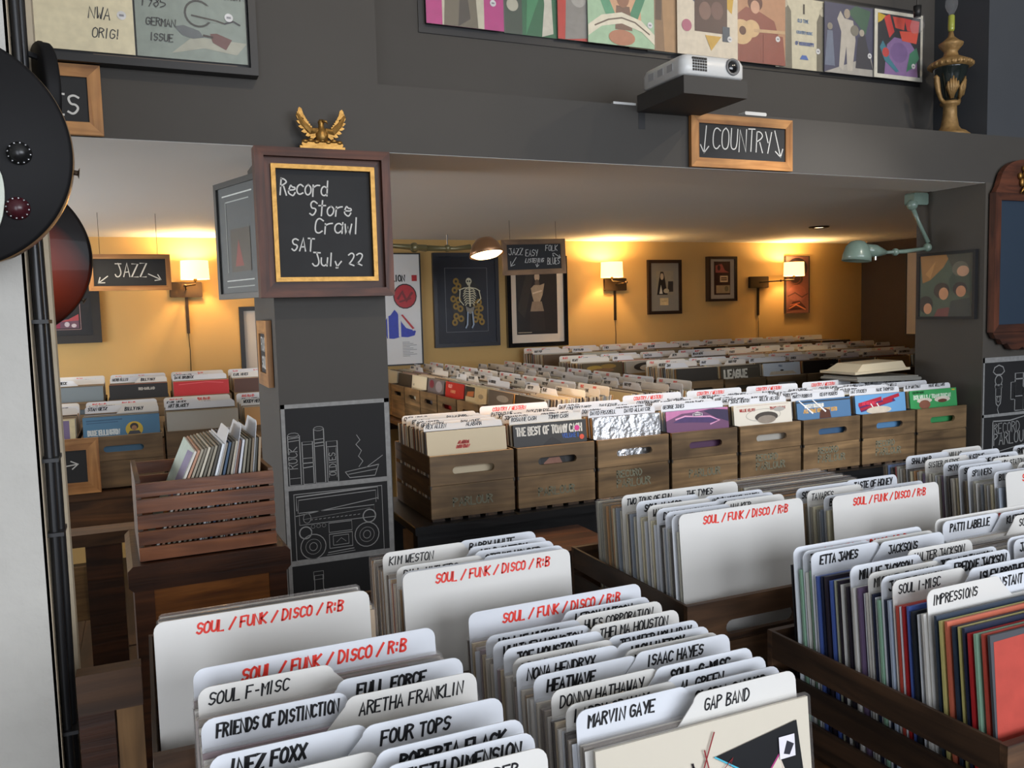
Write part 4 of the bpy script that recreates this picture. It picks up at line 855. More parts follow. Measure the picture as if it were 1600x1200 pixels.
# mahogany mirror with carved crest at the right edge
r = thing('wall_mirror', 'mahogany framed wall mirror with carved crest and scalloped base at the right edge', 'mirror', (3.735, 2.805, 1.455))
W, H = .42, .66
frame_parts(r, W, H, .036, .035, MAHO, MAHOV); MB().box(.036, W-.036, .012, .03, .036, H-.036).obj('mirror_glass', mat('blue_grey_glass', (.035, .055, .085), .22, coat=.3), r)
pts = [(0.0, H+.001), (W, H+.001)]+[(W-.02-u*.0, H+.03) for u in (0,)]+[(W/2+(W/2-.03)*math.cos(t), H+.03+.13*math.sin(t)**.8) for t in [PI*i/16 for i in range(1, 16)]]+[(.02, H+.03)]
MB().prism(pts, .004, .03).obj('crest', MAHO, r)
MB().prism([(0, -.001), (.02, -.03), (.05, -.035), (.07, -.06), (.10, -.055), (.13, -.085), (.18, -.092), (.21, -.075), (.24, -.092), (.29, -.085), (.32, -.055), (.35, -.06), (.37, -.035), (.40, -.03), (W, -.001)][::-1], .004, .03).obj('scalloped_apron', MAHO, r)
b = MB()
for k, (x, z, rr) in enumerate(((.17, .71, .020), (.155, .74, .016), (.19, .745, .022), (.20, .70, .018), (.23, .74, .02), (.21, .77, .018), (.18, .775, .014), (.25, .71, .016))): b.ball((x, -.004, z), rr*.7, .010, rr, 8)
for a in range(5): b.tube([(.2, -.004, .70), (.17+.017*a, -.008, .675), (.16+.02*a, -.004, .655)], [.008, .006, .002], 6)
b.obj('gilt_flower_carving', GOLD, r, True)

# record in a black frame on the right pillar's side face
r = thing('framed_record', 'record cover with four round heads in autumn colours, on the right pillar side', 'framed record', (3.718, 3.215, 1.52), (0, 0, -PI/2))
frame_parts(r, .335, .335, .014, .022, BLACK, BLACK, -.022); 
cv = MB().box(.014, .321, -.012, -.002, .014, .321).obj('record_cover', flat('4f5a44'), r)
art(cv, .307, .307, [('p', [(0, .98), (.05, .55), (.2, .6), (.45, .8), (.55, .95), (.5, 1), (0, 1)], 'a8763a'), ('p', [(.1, .7), (.3, .9), (.2, .62)], 'c08a48'), ('p', [(.5, 1), (1, 1), (1, .2), (.8, .5), (.6, .8)], '4a4634'), ('p', [(.55, .6), (.7, .8), (.95, .75), (.98, .4), (.6, .4)], '3f4a38'),
  ('e', .76, .76, .15, .12, '6a6450'), ('e', .81, .72, .11, .085, 'c99a78'), ('e', .42, .42, .15, .13, '3a2a1e'), ('e', .46, .37, .09, .10, 'd09468'), ('e', .76, .44, .13, .11, '33261e'), ('e', .78, .40, .09, .09, 'c88a62'), ('e', .12, .2, .14, .14, '33281c'), ('e', .16, .13, .08, .09, 'cf9266'),
  ('p', [(.28, 0), (.35, .12), (.55, .15), (.75, 0)], '7a4038'), ('p', [(.55, .0), (.6, .25), (.95, .3), (1, 0)], '3a3c34')], .014, .014, -.0122)
MB().box(.010, .325, -.0165, -.0155, .010, .325).obj('plastic_sleeve', SLW, r)

# ================================================================== PICTURES ON THE MUSTARD WALL
YB = 6.298
def picture(label, x0, x1, z0, z1, fw__, dep, fm, matc, shapes, name='framed_picture', glass=True, W=None):
    w_, h_ = x1-x0, z1-z0
    r = thing(name, label, 'picture', (x0, YB-dep, z0))
    frame_parts(r, w_, h_, fw__, dep, fm, fm); MB().box(fw__, w_-fw__, dep*.4, dep-.001, fw__, h_-fw__).obj('backing', matc, r)
    art(r, w_-2*fw__, h_-2*fw__, shapes, fw__, fw__, dep*.4-.0006, 'print', step=.0003)
    if glass: MB().box(fw__, w_-fw__, dep*.12, dep*.12+.001, fw__, h_-fw__).obj('glass_pane', GLS, r)
    return r
picture('dark framed poster with pink cityscape strip behind the guitars', -.82, -.218, 1.485, 2.0, .05, .03, mat('dark_bronze_frame', (.02, .016, .012), .4), mat('near_black_mat', (.02, .02, .022), .6),
        [('l', [(.86, .1), (.86, 1)], .003, 'b08a8a'), ('l', [(.1, .1), (.86, .1)], .003, 'b08a8a'), ('r', .1, .12, .62, .24, '8f2a48'), ('r', .62, .12, .84, .26, '6a4a5a'), ('p', [(.6, .22), (.72, .26), (.84, .34), (.84, .24)], 'b04a50'), ('e', .7, .18, .03, .04, 'c9c0c4'), ('e', .78, .16, .03, .03, 'c9c0c4'), ('r', .15, .19, .55, .22, 'b03a5a')])
picture('white matted black framed picture half hidden behind the left pillar', .66, 1.05, 1.235, 1.70, .03, .03, BLACK, mat('pale_mat', (.6, .55, .48), .6), [('r', .25, .2, .8, .8, '4a4a48')])
picture('white poster with a red disc and a blue flag shape, left of the skeleton print', 1.44, 2.005, 1.228, 2.078, .010, .02, BLACK, mat('white_poster_paper', (.72, .72, .71), .4),
        [T('BATTALION', .34, .757, .045, .010, .42, '2a2a2a'), ('r', .885, .757, .96, .812, 'b01c24'), ('e', .78, .62, .17, .115, '1c1414'), ('e', .78, .62, .155, .105, 'b8242c'), ('l', [(.68, .60), (.74, .66), (.80, .58), (.88, .65)], .02, '7a1a20'), ('l', [(.7, .57), (.86, .60)], .014, '7a1a20'),
         ('p', [(.5, .24), (.47, .38), (.52, .44), (.56, .45), (.62, .5), (.66, .47), (.72, .38), (.78, .33), (.92, .3), (.9, .26), (.8, .245), (.7, .25), (.6, .235)], '2438b0'), ('p', [(.67, .25), (.67, .47), (.705, .46), (.705, .25)], 'd8d8da'), ('p', [(.70, .46), (.74, .46), (.93, .32), (.88, .3)], 'd8d8da'), ('p', [(.71, .45), (.735, .455), (.9, .325), (.87, .318)], 'b8242c'), ('l', [(.52, .24), (.52, .44)], .01, 'd8d8da')]
        +[('l', [(.72, .20-.014*i), (.72+.1+.05*((i*7) % 3), .20-.014*i)], .0035, '7a7c80') for i in range(10)])
bones = []
cb_ = 'c9c4a8'
bones += [('e', .55, .80, .075, .055, cb_), ('e', .52, .80, .02, .015, '14161c'), ('e', .575, .80, .02, .015, '14161c'), ('r', .51, .735, .59, .76, cb_), ('l', [(.56, .735), (.57, .40)], .012, cb_)]
for i in range(7):
    z = .67-.038*i; w_ = .16-.012*abs(i-2)
    bones += [('l', [(.56-w_, z-.03), (.56-w_*.6, z+.01), (.56, z)], .007, cb_), ('l', [(.56, z), (.56+w_*.6, z+.01), (.56+w_, z-.03)], .007, cb_)]
bones += [('l', [(.30, .66), (.42, .69), (.56, .70), (.72, .68), (.82, .64)], .008, cb_), ('l', [(.32, .66), (.30, .50), (.40, .42)], .008, cb_), ('l', [(.80, .64), (.84, .52), (.74, .45)], .008, cb_), ('p', [(.45, .40), (.56, .36), (.68, .40), (.64, .30), (.56, .27), (.47, .31)], '7e7a70'), ('l', [(.50, .30), (.48, .10), (.44, .05)], .012, '8fa0b4'), ('l', [(.62, .30), (.64, .10), (.6, .05)], .012, '8fa0b4')]
sunf = [('e', .5, .45, .4, .40, '23201c')]
for x, z in ((.24, .80), (.30, .72), (.20, .66), (.16, .52), (.28, .50), (.22, .40), (.33, .36), (.22, .24), (.34, .20), (.18, .14), (.80, .46), (.72, .42), (.84, .36), (.74, .30), (.82, .22), (.70, .18), (.86, .14)): sunf += [('e', x, z, .075, .055, '8a6c1c'), ('e', x, z, .03, .022, '241a10')]
inner = [('l', [(-0+.14, .13), (.14, .87), (.86, .87), (.86, .13), (.14, .13)], .004, '6a6c70')]
def shrink(sh, a=.16, b=.14, c=.84, d=.86):
    out = []
    for s in sh:
        if s[0] == 'e': out.append(('e', a+s[1]*(c-a), b+s[2]*(d-b), s[3]*(c-a), s[4]*(d-b), s[5]))
        elif s[0] == 'r': out.append(('r', a+s[1]*(c-a), b+s[2]*(d-b), a+s[3]*(c-a), b+s[4]*(d-b), s[5]))
        else: out.append((s[0], [(a+u*(c-a), b+v*(d-b)) for u, v in s[1]])+tuple(s[2:]))
    return out
NAVY = mat('navy_black_frame', (.012, .013, .02), .35)
picture('dark framed print of a skeleton among sunflowers on the mustard wall', 2.10, 2.645, 1.35, 2.08, .03, .03, NAVY, mat('dark_navy_mat', (.012, .014, .024), .5), inner+shrink(sunf+bones))
picture('black framed sepia photo of a standing figure in a white mat', 2.712, 3.253, 1.325, 2.056, .035, .035, BLKGL, mat('warm_white_mat', (.68, .6, .5), .6),
        [('r', .10, .10, .88, .98, '1c130c'), ('p', [(.12, .4), (.35, .98), (.5, .98), (.25, .3)], '30261c'), ('e', .50, .80, .05, .055, 'b8a58c'), ('e', .50, .72, .045, .05, '5a4a3c'), ('p', [(.38, .66), (.44, .7), (.56, .7), (.64, .72), (.6, .58), (.55, .5), (.43, .5), (.4, .58)], 'a8947a'), ('l', [(.42, .6), (.58, .63)], .012, 'd0bea4'), ('p', [(.40, .50), (.58, .50), (.62, .38), (.36, .38)], '8e7a64'), ('p', [(.36, .38), (.62, .38), (.64, .14), (.34, .14)], '2a1e16'), ('r', .12, .12, .38, .128, 'b8a890')])
picture('narrow dark framed grey matted photo with a small card below, between the two lamps', 4.04, 4.382, 1.556, 2.024, .028, .028, mat('dark_walnut_frame', (.028, .014, .008), .35), mat('grey_mat_board', (.24, .23, .2), .6),
        [('r', .2, .34, .82, .84, '8f8878'), ('p', [(.22, .34), (.28, .6), (.35, .82), (.45, .82), (.5, .7), (.55, .5), (.6, .34)], '221c18'), ('e', .40, .72, .06, .07, 'b8a48c'), ('p', [(.3, .36), (.36, .55), (.42, .36)], 'c9c4b8'), ('p', [(.6, .4), (.62, .62), (.8, .62), (.8, .4)], '3a342e'), ('e', .55, .42, .1, .05, 'b0a48c'), ('r', .32, .12, .62, .27, 'c9b48c'), ('l', [(.38, .2), (.56, .21)], .003, '8a7a5a')])
picture('small deep framed display of a plaque and photo with grey mat', 4.652, 4.964, 1.656, 2.052, .022, .05, mat('dark_walnut_frame', (.028, .014, .008), .35), mat('pale_grey_mat', (.38, .34, .29), .6),
        [('r', .18, .1, .84, .94, '3a1a10'), ('p', [(.24, .66), (.24, .84), (.5, .88), (.62, .72), (.8, .66)], '9a4a44'), ('e', .38, .78, .06, .07, '3a1c18'), ('r', .42, .42, .74, .58, 'd2b890'), ('r', .46, .46, .70, .54, '4a2a18'), ('l', [(.48, .5), (.68, .5)], .008, 'c9a878'), ('r', .26, .14, .82, .34, 'a8906a'), ('e', .68, .25, .08, .07, '7a6a4a')])
picture('unframed reddish canvas with dark swirls beside the right lamp', 5.537, 5.821, 1.525, 2.058, .004, .03, mat('canvas_edge', (.03, .02, .02), .6), mat('red_brown_canvas', (.16, .06, .045), .6),
        [('e', .5, .8, .45, .18, '2e2020'), ('c', .5, .8, .32, .12, .01, '6a3a34'), ('c', .5, .78, .2, .08, .008, '7a4038'), ('e', .45, .6, .3, .1, '3a2824'), ('c', .4, .62, .25, .1, .008, '6a4038'), ('e', .5, .35, .4, .15, '7a4a42'), ('l', [(.1, .3), (.4, .36), (.7, .28), (.95, .34)], .012, '4a2a28'), ('p', [(.1, .05), (.3, .2), (.6, .22), (.9, .08)], '3a1c1a'), ('l', [(.15, .08), (.45, .15), (.85, .06)], .012, 'b06a4a'), ('l', [(.2, .14), (.6, .18)], .008, 'a85a40')], name='canvas_print', glass=False)
r = thing('framed_picture', 'white matted picture on the dark wall beyond the right pillar', 'picture', (6.498, 5.76, 1.30), (0, 0, -PI/2))
frame_parts(r, .52, .76, .012, .022, BLACK, BLACK, -.022); MB().box(.012, .508, -.012, -.003, .012, .748).obj('mat_board', mat('grey_white_mat', (.36, .33, .3), .6), r)
art(r, .5, .74, [('r', .4, .35, .8, .85, '3a2a48'), ('r', .45, .4, .75, .6, '8a7a9a')], .012, .012, -.0125, 'print')

# ================================================================== LAMPS
SHADE = bpy.data.materials.new('linen_shade'); SHADE.use_nodes = True
n_, l_ = nodes(SHADE); b_ = n_['Principled BSDF']; b_.inputs['Base Color'].default_value = (.85, .7, .45, 1); b_.inputs['Roughness'].default_value = .8
b_.inputs['Emission Color'].default_value = (1, .62, .22, 1); b_.inputs['Emission Strength'].default_value = 2.6
BULB = mat('lit_bulb', (1, .8, .5), .3, emit=14, ecol=(1, .72, .38))
def sconce(label, sx, sz, px, pz, dist=.17, cord=1.2, power=20):
    r = thing('wall_sconce', label, 'wall lamp', (0, 0, 0))
    ys = YB-dist
    MB().lathe([(sz-.062, .092), (sz+.062, .088)], (sx, ys, 0), 28, close=False).obj('lamp_shade', SHADE, r, True)
    b = MB()
    for a in range(3): t = 2*PI*a/3; b.tube([(sx, ys, sz-.05), (sx+.09*math.cos(t), ys+.09*math.sin(t), sz-.055)], .0015, 5)
    b.obj('shade_ring', BRONZE, r)
    MB().lathe([(sz-.075, .010), (sz-.05, .013), (sz-.03, .013)], (sx, ys, 0), 12).obj('bulb_holder', GOLD, r, True)
    MB().ball((sx, ys, sz-.005), .022, n=12).obj('bulb', BULB, r, True)
    mx = (sx+px)/2+(.06 if sx < px else -.04)
    MB().tube([(sx, ys, sz-.075), (sx, ys, sz-.095), (mx, ys-.03, sz-.105)], .0055, 8).obj('swing_arm', BRONZE, r, True)
    MB().tube([(mx, ys-.03, sz-.105), (px, YB-.03, pz)], .0055, 8).ball((mx, ys-.03, sz-.105), .011).obj('swing_arm', BRONZE, r, True)
    MB().cbox(px-.105, px+.105, YB-.03, YB, pz-.052, pz+.052, .006).obj('back_plate', BRONZE, r)
    MB().cbox(px-.008, px+.012, YB-.012, YB, pz-.30, pz-.052, .002).obj('cord_cover', BRONZE, r)
    MB().tube([(px+.002, YB-.006, pz-.30), (px+.006, YB-.006, cord+.2), (px+.002, YB-.006, cord)], .003, 6).obj('cord', BRONZE, r, True)
    light('POINT', 'sconce_bulb', (sx, ys, sz+.035), power, (1, .64, .27), size=.025)
sconce('brass wall lamp with a lit linen shade behind the JAZZ sign', .375, 1.95, .32, 1.825)
sconce('wall lamp with a lit shade left of the grey matted photo', 3.595, 1.935, 3.715, 1.818)
sconce('wall lamp with a lit shade beside the reddish canvas', 5.505, 1.93, 5.23, 1.82, power=18)
# recessed downlight in the low ceiling
r = thing('recessed_downlight', 'small round lit downlight recessed in the low ceiling near the right pillar', 'ceiling light', (4.655, 4.92, 2.18))
MB().lathe([(-.001, .075), (-.010, .070), (-.012, .052), (-.002, .050)], (0, 0, 0), 24, close=False).obj('trim_ring', BRONZE, r, True)
MB().lathe([(-.006, .048), (-.004, .001)], (0, 0, 0), 20).obj('lens', mat('downlight_lens', (1, .85, .6), .3, emit=6, ecol=(1, .75, .45)), r)
light('SPOT', 'downlight', (4.655, 4.92, 2.16), 18, WARM, (4.655, 4.92, 0), .03, spot=100)
light('SPOT', 'downlight', (1.1, 4.9, 2.16), 16, SOFT, (1.1, 4.9, 0), .04, spot=120)  # unseen lamp without a fixture, added to brighten the low room
light('SPOT', 'downlight', (3.0, 4.6, 2.16), 22, SOFT, (2.7, 4.7, 0), .04, spot=125)  # likewise added, its bounce lifts the low ceiling
light('SPOT', 'downlight', (-.3, 4.4, 2.16), 22, SOFT, (-.1, 4.9, 0), .04, spot=125)  # likewise added, over the jazz rows
# green swing arm work lamps
GRN = mat('sage_green_enamel', (.18, .25, .205), .3, noise=.25, nscale=18, coat=.3)
r = thing('swing_arm_lamp', 'sage green jointed work lamp reaching left from the right pillar', 'lamp', (0, 0, 0))
MB().cbox(3.62, 3.72, 3.17, 3.23, 2.10, 2.16, .008).obj('wall_bracket', GRN, r); MB().ball((3.63, 3.19, 2.10), .028).obj('joint', GRN, r, True)
MB().tube([(3.63, 3.19, 2.09), (3.66, 3.18, 2.02), (3.71, 3.16, 1.91)], [.012, .009, .011], 10).obj('upper_arm', GRN, r, True); MB().ball((3.705, 3.16, 1.885), .022).obj('joint', GRN, r, True)
MB().tube([(3.70, 3.16, 1.88), (3.56, 3.17, 1.865), (3.44, 3.18, 1.86)], [.009, .011, .008], 10).ball((3.50, 3.175, 1.862), .019).obj('lower_arm', GRN, r, True)
mx = Matrix.Rotation(math.radians(-28), 4, 'Y')
MB().lathe([(.075, .012), (.068, .035), (.045, .055), (.0, .068), (-.025, .070), (-.026, .067), (0, .064), (.045, .05), (.065, .03)], (3.27, 3.2, 1.845), 20, 0, Matrix.Rotation(math.radians(6), 4, 'Y'), close=False).obj('lamp_head', GRN, r, True)
MB().tube([(3.44, 3.18, 1.86), (3.38, 3.19, 1.868), (3.30, 3.2, 1.872)], [.012, .032, .034], 12).obj('socket_housing', GRN, r, True)
MB().tube([(3.36, 3.17, 1.84), (3.36, 3.17, 1.822)], .006, 8).obj('switch_knob', STEEL, r)
r = thing('swing_arm_lamp', 'lit bronze-green work lamp reaching right from behind the left pillar', 'lamp', (0, 0, 0))
OLV = mat('olive_bronze_enamel', (.13, .11, .05), .35, metal=.3)
MB().cbox(.78, .80, 3.27, 3.33, 1.87, 1.93, .004).obj('wall_bracket', OLV, r)
MB().tube([(.80, 3.3, 1.90), (.95, 3.3, 1.888), (1.08, 3.3, 1.88)], [.008, .009, .014], 10).ball((1.03, 3.3, 1.882), .02).obj('upper_arm', OLV, r, True)
MB().tube([(1.08, 3.3, 1.88), (1.2, 3.3, 1.878), (1.27, 3.3, 1.886)], [.012, .009, .011], 10).ball((1.17, 3.3, 1.88), .015).obj('lower_arm', OLV, r, True)
MB().tube([(1.17, 3.3, 1.885), (1.17, 3.3, 1.935)], .003, 6).obj('tension_screw', STEEL, r)
cpr = mat('copper_enamel', (.30, .16, .08), .35, metal=.6)
MB().lathe([(.062, .008), (.055, .035), (.035, .055), (.005, .068), (-.012, .074), (-.013, .071), (.005, .064), (.035, .05), (.05, .03)], (1.34, 3.3, 1.865), 22, 0, Matrix.Rotation(math.radians(-13), 4, 'X') @ Matrix.Rotation(math.radians(-4), 4, 'Y'), close=False).obj('lamp_head', cpr, r, True)
MB().lathe([(-.008, .066), (-.018, .05), (-.022, .001)], (1.34, 3.3, 1.865), 20, 0, Matrix.Rotation(math.radians(-13), 4, 'X') @ Matrix.Rotation(math.radians(-4), 4, 'Y')).obj('lit_diffuser', mat('lamp_diffuser', (1, .8, .5), .3, emit=9, ecol=(1, .68, .32)), r)
light('SPOT', 'work_lamp_bulb', (1.33, 3.28, 1.825), 55, (1, .60, .27), (1.3, 3.15, 0), .04, spot=140, blend=.6)

# ================================================================== LEDGE: PROJECTOR, URN LAMP, COVERS
r = thing('projector_shelf', 'small dark wall shelf jutting from the beam under the projector', 'shelf', (0, 0, 0))
MB().box(1.795, 2.07, 2.545, 2.849, 2.362, 2.424).obj('board', CHAR, r)
MB().box(1.80, 1.83, 2.849, 2.851, 2.30, 2.362).obj('bracket', BLACK, r)
r = thing('video_projector', 'white video projector on the small dark shelf above the COUNTRY sign', 'projector', (1.795, 2.552, 2.4245))
WH = mat('projector_white_plastic', (.72, .72, .70), .28); GRY = mat('vent_black', (.01, .01, .01), .5)
def rr(w_, h_, c, n=4):
    o_ = []
    for cx_, cy_, t0 in ((w_-c, c, -PI/2), (w_-c, h_-c, 0), (c, h_-c, PI/2), (c, c, PI)):
        o_ += [(cx_+c*math.cos(t0+PI/2*i/n), cy_+c*math.sin(t0+PI/2*i/n)) for i in range(n+1)]
    return o_
b = MB(); base = rr(.275, .27, .03); k0 = 0
lv = [(.006, .006), (.012, 0), (.055, 0), (.074, .008), (.084, .03), (.086, .06)]
for z, ins in lv:
    for a, c in base: b.v.append((.1375+(a-.1375)*(1-ins/.1375), .135+(c-.135)*(1-ins/.135), z))
N_ = len(base)
for i in range(len(lv)-1):
    for j in range(N_): b.f.append((i*N_+j, i*N_+(j+1) % N_, (i+1)*N_+(j+1) % N_, (i+1)*N_+j)); b.m.append(0)
b.f.append(tuple(range(N_-1, -1, -1))); b.f.append(tuple(range((len(lv)-1)*N_, len(lv)*N_))); b.m += [0, 0]
b.obj('housing', WH, r, True)
b = MB()
for i in range(6):
    for j in range(5): b.box(.042+.0105*i, .050+.0105*i, -.0018, .004, .020+.0098*j, .0275+.0098*j)
g = b.obj('vent_grille', GRY, r); g['kind'] = 'stuff'
MY = Matrix.Rotation(PI/2, 4, 'X')
MB().lathe([(-.002, .030), (.006, .030), (.008, .024), (.001, .021)], (.215, .002, .045), 24, 0, MY, close=False).obj('lens_ring', mat('grey_plastic', (.18, .18, .18), .4), r, True)
MB().lathe([(0, .021), (.003, .018), (.005, .006), (.0055, .001)], (.215, -.001, .045), 20, 0, MY).obj('lens', BLKGL, r, True)
b = MB()
for i in range(3): b.box(-.0012, .002, .06+.06*i, .095+.06*i, .03, .055)
b.obj('side_panel_marks', mat('light_grey_plastic', (.5, .5, .5), .4), r)
for x, y in ((.04, .04), (.235, .04), (.04, .23), (.235, .23)): MB().lathe([(0, .009), (.007, .011)], (x, y, 0), 10).obj('foot', GRY, r)
tag(MB().prism([(0, 0), (.10, 0), (.115, .03), (.02, .055), (.005, .02)], 0, .012, ax='xy').obj('connector_adapter', mat('projector_white_plastic', (.72, .72, .70), .28), None, loc=(1.70, 2.865, 2.388)), 'small white adapter lying on the ledge left of the projector', 'adapter')
tag(MB().cbox(2.31, 2.42, 2.855, 2.90, 2.388, 2.402, .004).obj('white_box', WH), 'thin white box on the ledge behind the COUNTRY sign', 'box')

r = thing('urn_lamp', 'black and gold urn lamp base with a bare bulb on the ledge corner', 'lamp', (3.60, 2.955, 2.388))
MB().lathe([(0, .088), (.008, .090), (.016, .080), (.024, .072), (.034, .050), (.05, .040), (.10, .031), (.145, .030), (.150, .042), (.160, .045), (.168, .036)], (0, 0, 0), 28).obj('pedestal', BRASSW, r, True)
MB().lathe([(.168, .030), (.19, .040), (.235, .053), (.28, .066), (.315, .076), (.322, .080)], (0, 0, 0), 28).obj('bowl', mat('urn_black_glaze', (.012, .018, .017), .15, coat=.5), r, True)
b = MB().lathe([(.320, .088), (.332, .098), (.345, .094), (.356, .072), (.366, .052), (.376, .034), (.394, .029), (.402, .034), (.424, .052), (.434, .054), (.442, .040), (.456, .024), (.466, .014), (.49, .009)], (0, 0, 0), 28)
for k in range(24):
    t = 2*PI*k/24; b.ball((.092*math.cos(t), .092*math.sin(t), .334), .010, .010, .010, 6)
b.obj('lid', BRASSW, r, True)
for s in (-1, 1):
    MB().tube([(s*.040, 0, .158), (s*.062, 0, .175), (s*.078, 0, .205), (s*.086, 0, .24), (s*.090, 0, .268), (s*.100, 0, .276)], [.010, .009, .011, .013, .012, .009], 8).obj('handle', BRASSW, r, True)
for t in (-2.25, -1.15, -1.75, 0, PI, 1.5):
    a = (math.cos(t), math.sin(t)); b = MB()
    for k in range(5):
        f = (k-2)*.3; rr_ = .052
        b.tube([(rr_*.75*math.cos(t), rr_*.75*math.sin(t), .175), ((rr_+.006)*math.cos(t+f*.6), (rr_+.006)*math.sin(t+f*.6), .225), ((rr_+.014)*math.cos(t+f*.55), (rr_+.014)*math.sin(t+f*.55), .272-.012*abs(k-2))], [.008, .010, .003], 6)
    if t in (-2.25, -1.15, 1.5): b.obj('acanthus_leaf', BRASSW, r, True)
MB().lathe([(.49, .012), (.50, .015), (.56, .015), (.565, .011)], (0, 0, 0), 14).obj('candle_sleeve', mat('yellow_green_glass', (.35, .38, .06), .15, coat=.5), r, True)
MB().lathe([(.565, .010), (.575, .013), (.59, .022), (.61, .028), (.63, .026), (.65, .012), (.655, .002)], (0, 0, 0), 16).obj('bulb', clear('bulb_glass', op=.08, rough=.05), r, True)
r = thing('glass_bulb', 'bare clear bulb hanging in a dark socket above the ledge left of the urn lamp', 'bulb', (3.43, 3.0, 2.90))
MB().lathe([(-.035, .004), (-.028, .022), (-.005, .032), (.02, .026), (.04, .014)], (0, 0, 0), 16).obj('glass_globe', clear('bulb_glass', op=.08, rough=.05), r, True)
MB().lathe([(.04, .016), (.09, .018)], (0, 0, 0), 14).obj('socket', BLACK, r, True); MB().tube([(0, 0, .09), (0, 0, .98)], .004, 6).obj('cord', BLACK, r)

# record covers hung in the niche
ZC = 2.70
def hung(label, x0, x1, y, z, col, shapes, tilt=0, price=None):
    r = thing('hung_record', label, 'record', (x0, y, z), (0, math.radians(tilt), 0)); s = .315
    MB().box(0, s, 0, .004, 0, s).obj('record_cover', flat(col), r)
    sh = list(shapes)
    if price: sh.append(('e', price[0], price[1], .04, .04, 'd8d8d8')); sh.append(('r', price[0]-.02, price[1]-.01, price[0]+.02, price[1]+.01, '8a8a90'))
    art(r, s, s, sh, 0, 0, -.0004)
    MB().cbox(-.004, s+.004, -.0052+(-.001), -.0042-.001, -.004, s+.004, .003).obj('plastic_sleeve', SLW, r)
    return r
NY = 3.140
GR = '8d8574'
hung('magenta bordered record cover with a group photo, first in the niche', 1.055, 0, NY-.0155, ZC, 'b83a80', [('r', .2, 0, .74, 1, 'c2bca6'), ('p', [(.22, 0), (.25, .6), (.3, .9), (.38, .6), (.45, .95), (.52, .7), (.6, .9), (.64, .3), (.66, 0)], '6f6654'), ('p', [(.4, 0), (.44, .5), (.5, .6), (.56, .1)], '4a4238'), ('r', .8, .5, .95, .9, 'c860a0')], 0, (.86, .32))
hung('green record cover with a pale figure, second in the niche', 1.375, 0, NY-.004, ZC, '2c6a44', [('r', 0, 0, .25, 1, '3e4a3c'), ('p', [(.3, 0), (.5, .5), (.6, 1), (.35, 1)], '3f8a5a'), ('p', [(.52, 0), (.56, .4), (.5, 1), (.62, 1), (.66, .5), (.68, .05)], 'cfcab8'), ('e', .12, .35, .08, .08, 'b8b4a0')])
hung('red record cover with a grey figure, third in the niche', 1.605, 0, NY-.0155, ZC-.002, 'c23a2e', [('p', [(.1, 0), (.12, .5), (.3, .9), (.5, .5), (.52, .05)], '8a8680'), ('e', .3, .55, .12, .14, 'a8a49c'), ('l', [(.8, .5), (.8, 1)], .004, '3a1414'), ('e', .86, .42, .05, .06, 'd8b83a')], 0, (.62, .4))
hung('pale green record cover with an arched banner and a portrait, fourth in the niche', 1.735, 0, NY-.027, ZC-.006, 'a9c8a4', [('p', [(.3, .3), (.35, 1), (.75, 1), (.8, .3)], 'd8a882'), ('p', [(.02, .9), (.1, 1), (.4, .4), (.3, .3)], '5aa07a'), ('p', [(.98, .9), (.9, 1), (.62, .4), (.72, .3)], '3f8a66'), ('p', [(.4, .2), (.42, .5), (.62, .5), (.66, .2)], '7a5a48'), ('e', .52, .62, .10, .14, '9a6a50'), ('p', [(0, .22), (.2, .36), (.5, .42), (.8, .34), (1, .18), (1, .05), (.8, .2), (.5, .28), (.2, .22), (0, .08)], 'e4dcc4'), ('l', [(.1, .22), (.3, .31), (.5, .35), (.7, .31), (.92, .18)], .006, '6a5a4a'), ('e', .5, .1, .2, .1, 'b87a5a')], 0, (.93, .3))
hung('tan record cover with a faint figure, fifth in the niche', 1.935, 0, NY-.0155, ZC-.006, 'b08a60', [('p', [(.3, 0), (.35, .8), (.5, .9), (.55, 0)], '8a6a4a'), ('p', [(.4, .4), (.42, .95), (.52, .95), (.5, .4)], '5a4636')], 0, (.2, .3))
hung('dark green record cover with white print NAPTOWN BLUES, sixth in the niche', 2.03, 0, NY-.004, ZC-.008, '3c4440', [('l', [(.1, .86), (.95, .86)], .003, 'b8b4a4'), T('RECORDED', .15, .66, .028, .006, .22, '7a6a50'), T('CLASSIC', .15, .52, .028, .006, .22, '7a6a50'), T('NAPTOWN', .2, .38, .03, .008, .22, 'd0ccba'), T('BLUES', .3, .25, .03, .008, .14, 'd0ccba'), T('1929-1934', .2, .12, .03, .008, .22, 'd0ccba'), ('l', [(.1, .05), (.95, .05)], .003, 'b8b4a4')])
hung('white record cover with a dark photo and yellow shapes, seventh in the niche', 2.165, 0, NY-.027, ZC-.010, 'dcd0ba', [('p', [(0, .98), (0, .7), (.2, .8), (.3, 1)], 'd2a92a'), ('p', [(.75, 1), (.95, .95), (.9, .6), (.78, .7)], 'c9a030'), ('p', [(.1, .8), (.18, .95), (.3, .95), (.28, .7)], '4a5a70'), ('r', .28, .32, .82, .85, '4a302c'), ('e', .45, .6, .1, .12, '7a5a50'), ('e', .65, .62, .1, .12, '6a4a44'), ('e', .15, .38, .08, .08, 'b0627a'), ('p', [(.45, .28), (.72, .28), (.55, .08)], 'c9a040'), ('r', .74, .22, .86, .42, '3a4a5a'), T('TRIBUTE', .4, .92, .016, .004, .14, '6a5a4a')], 0, (.86, .26))
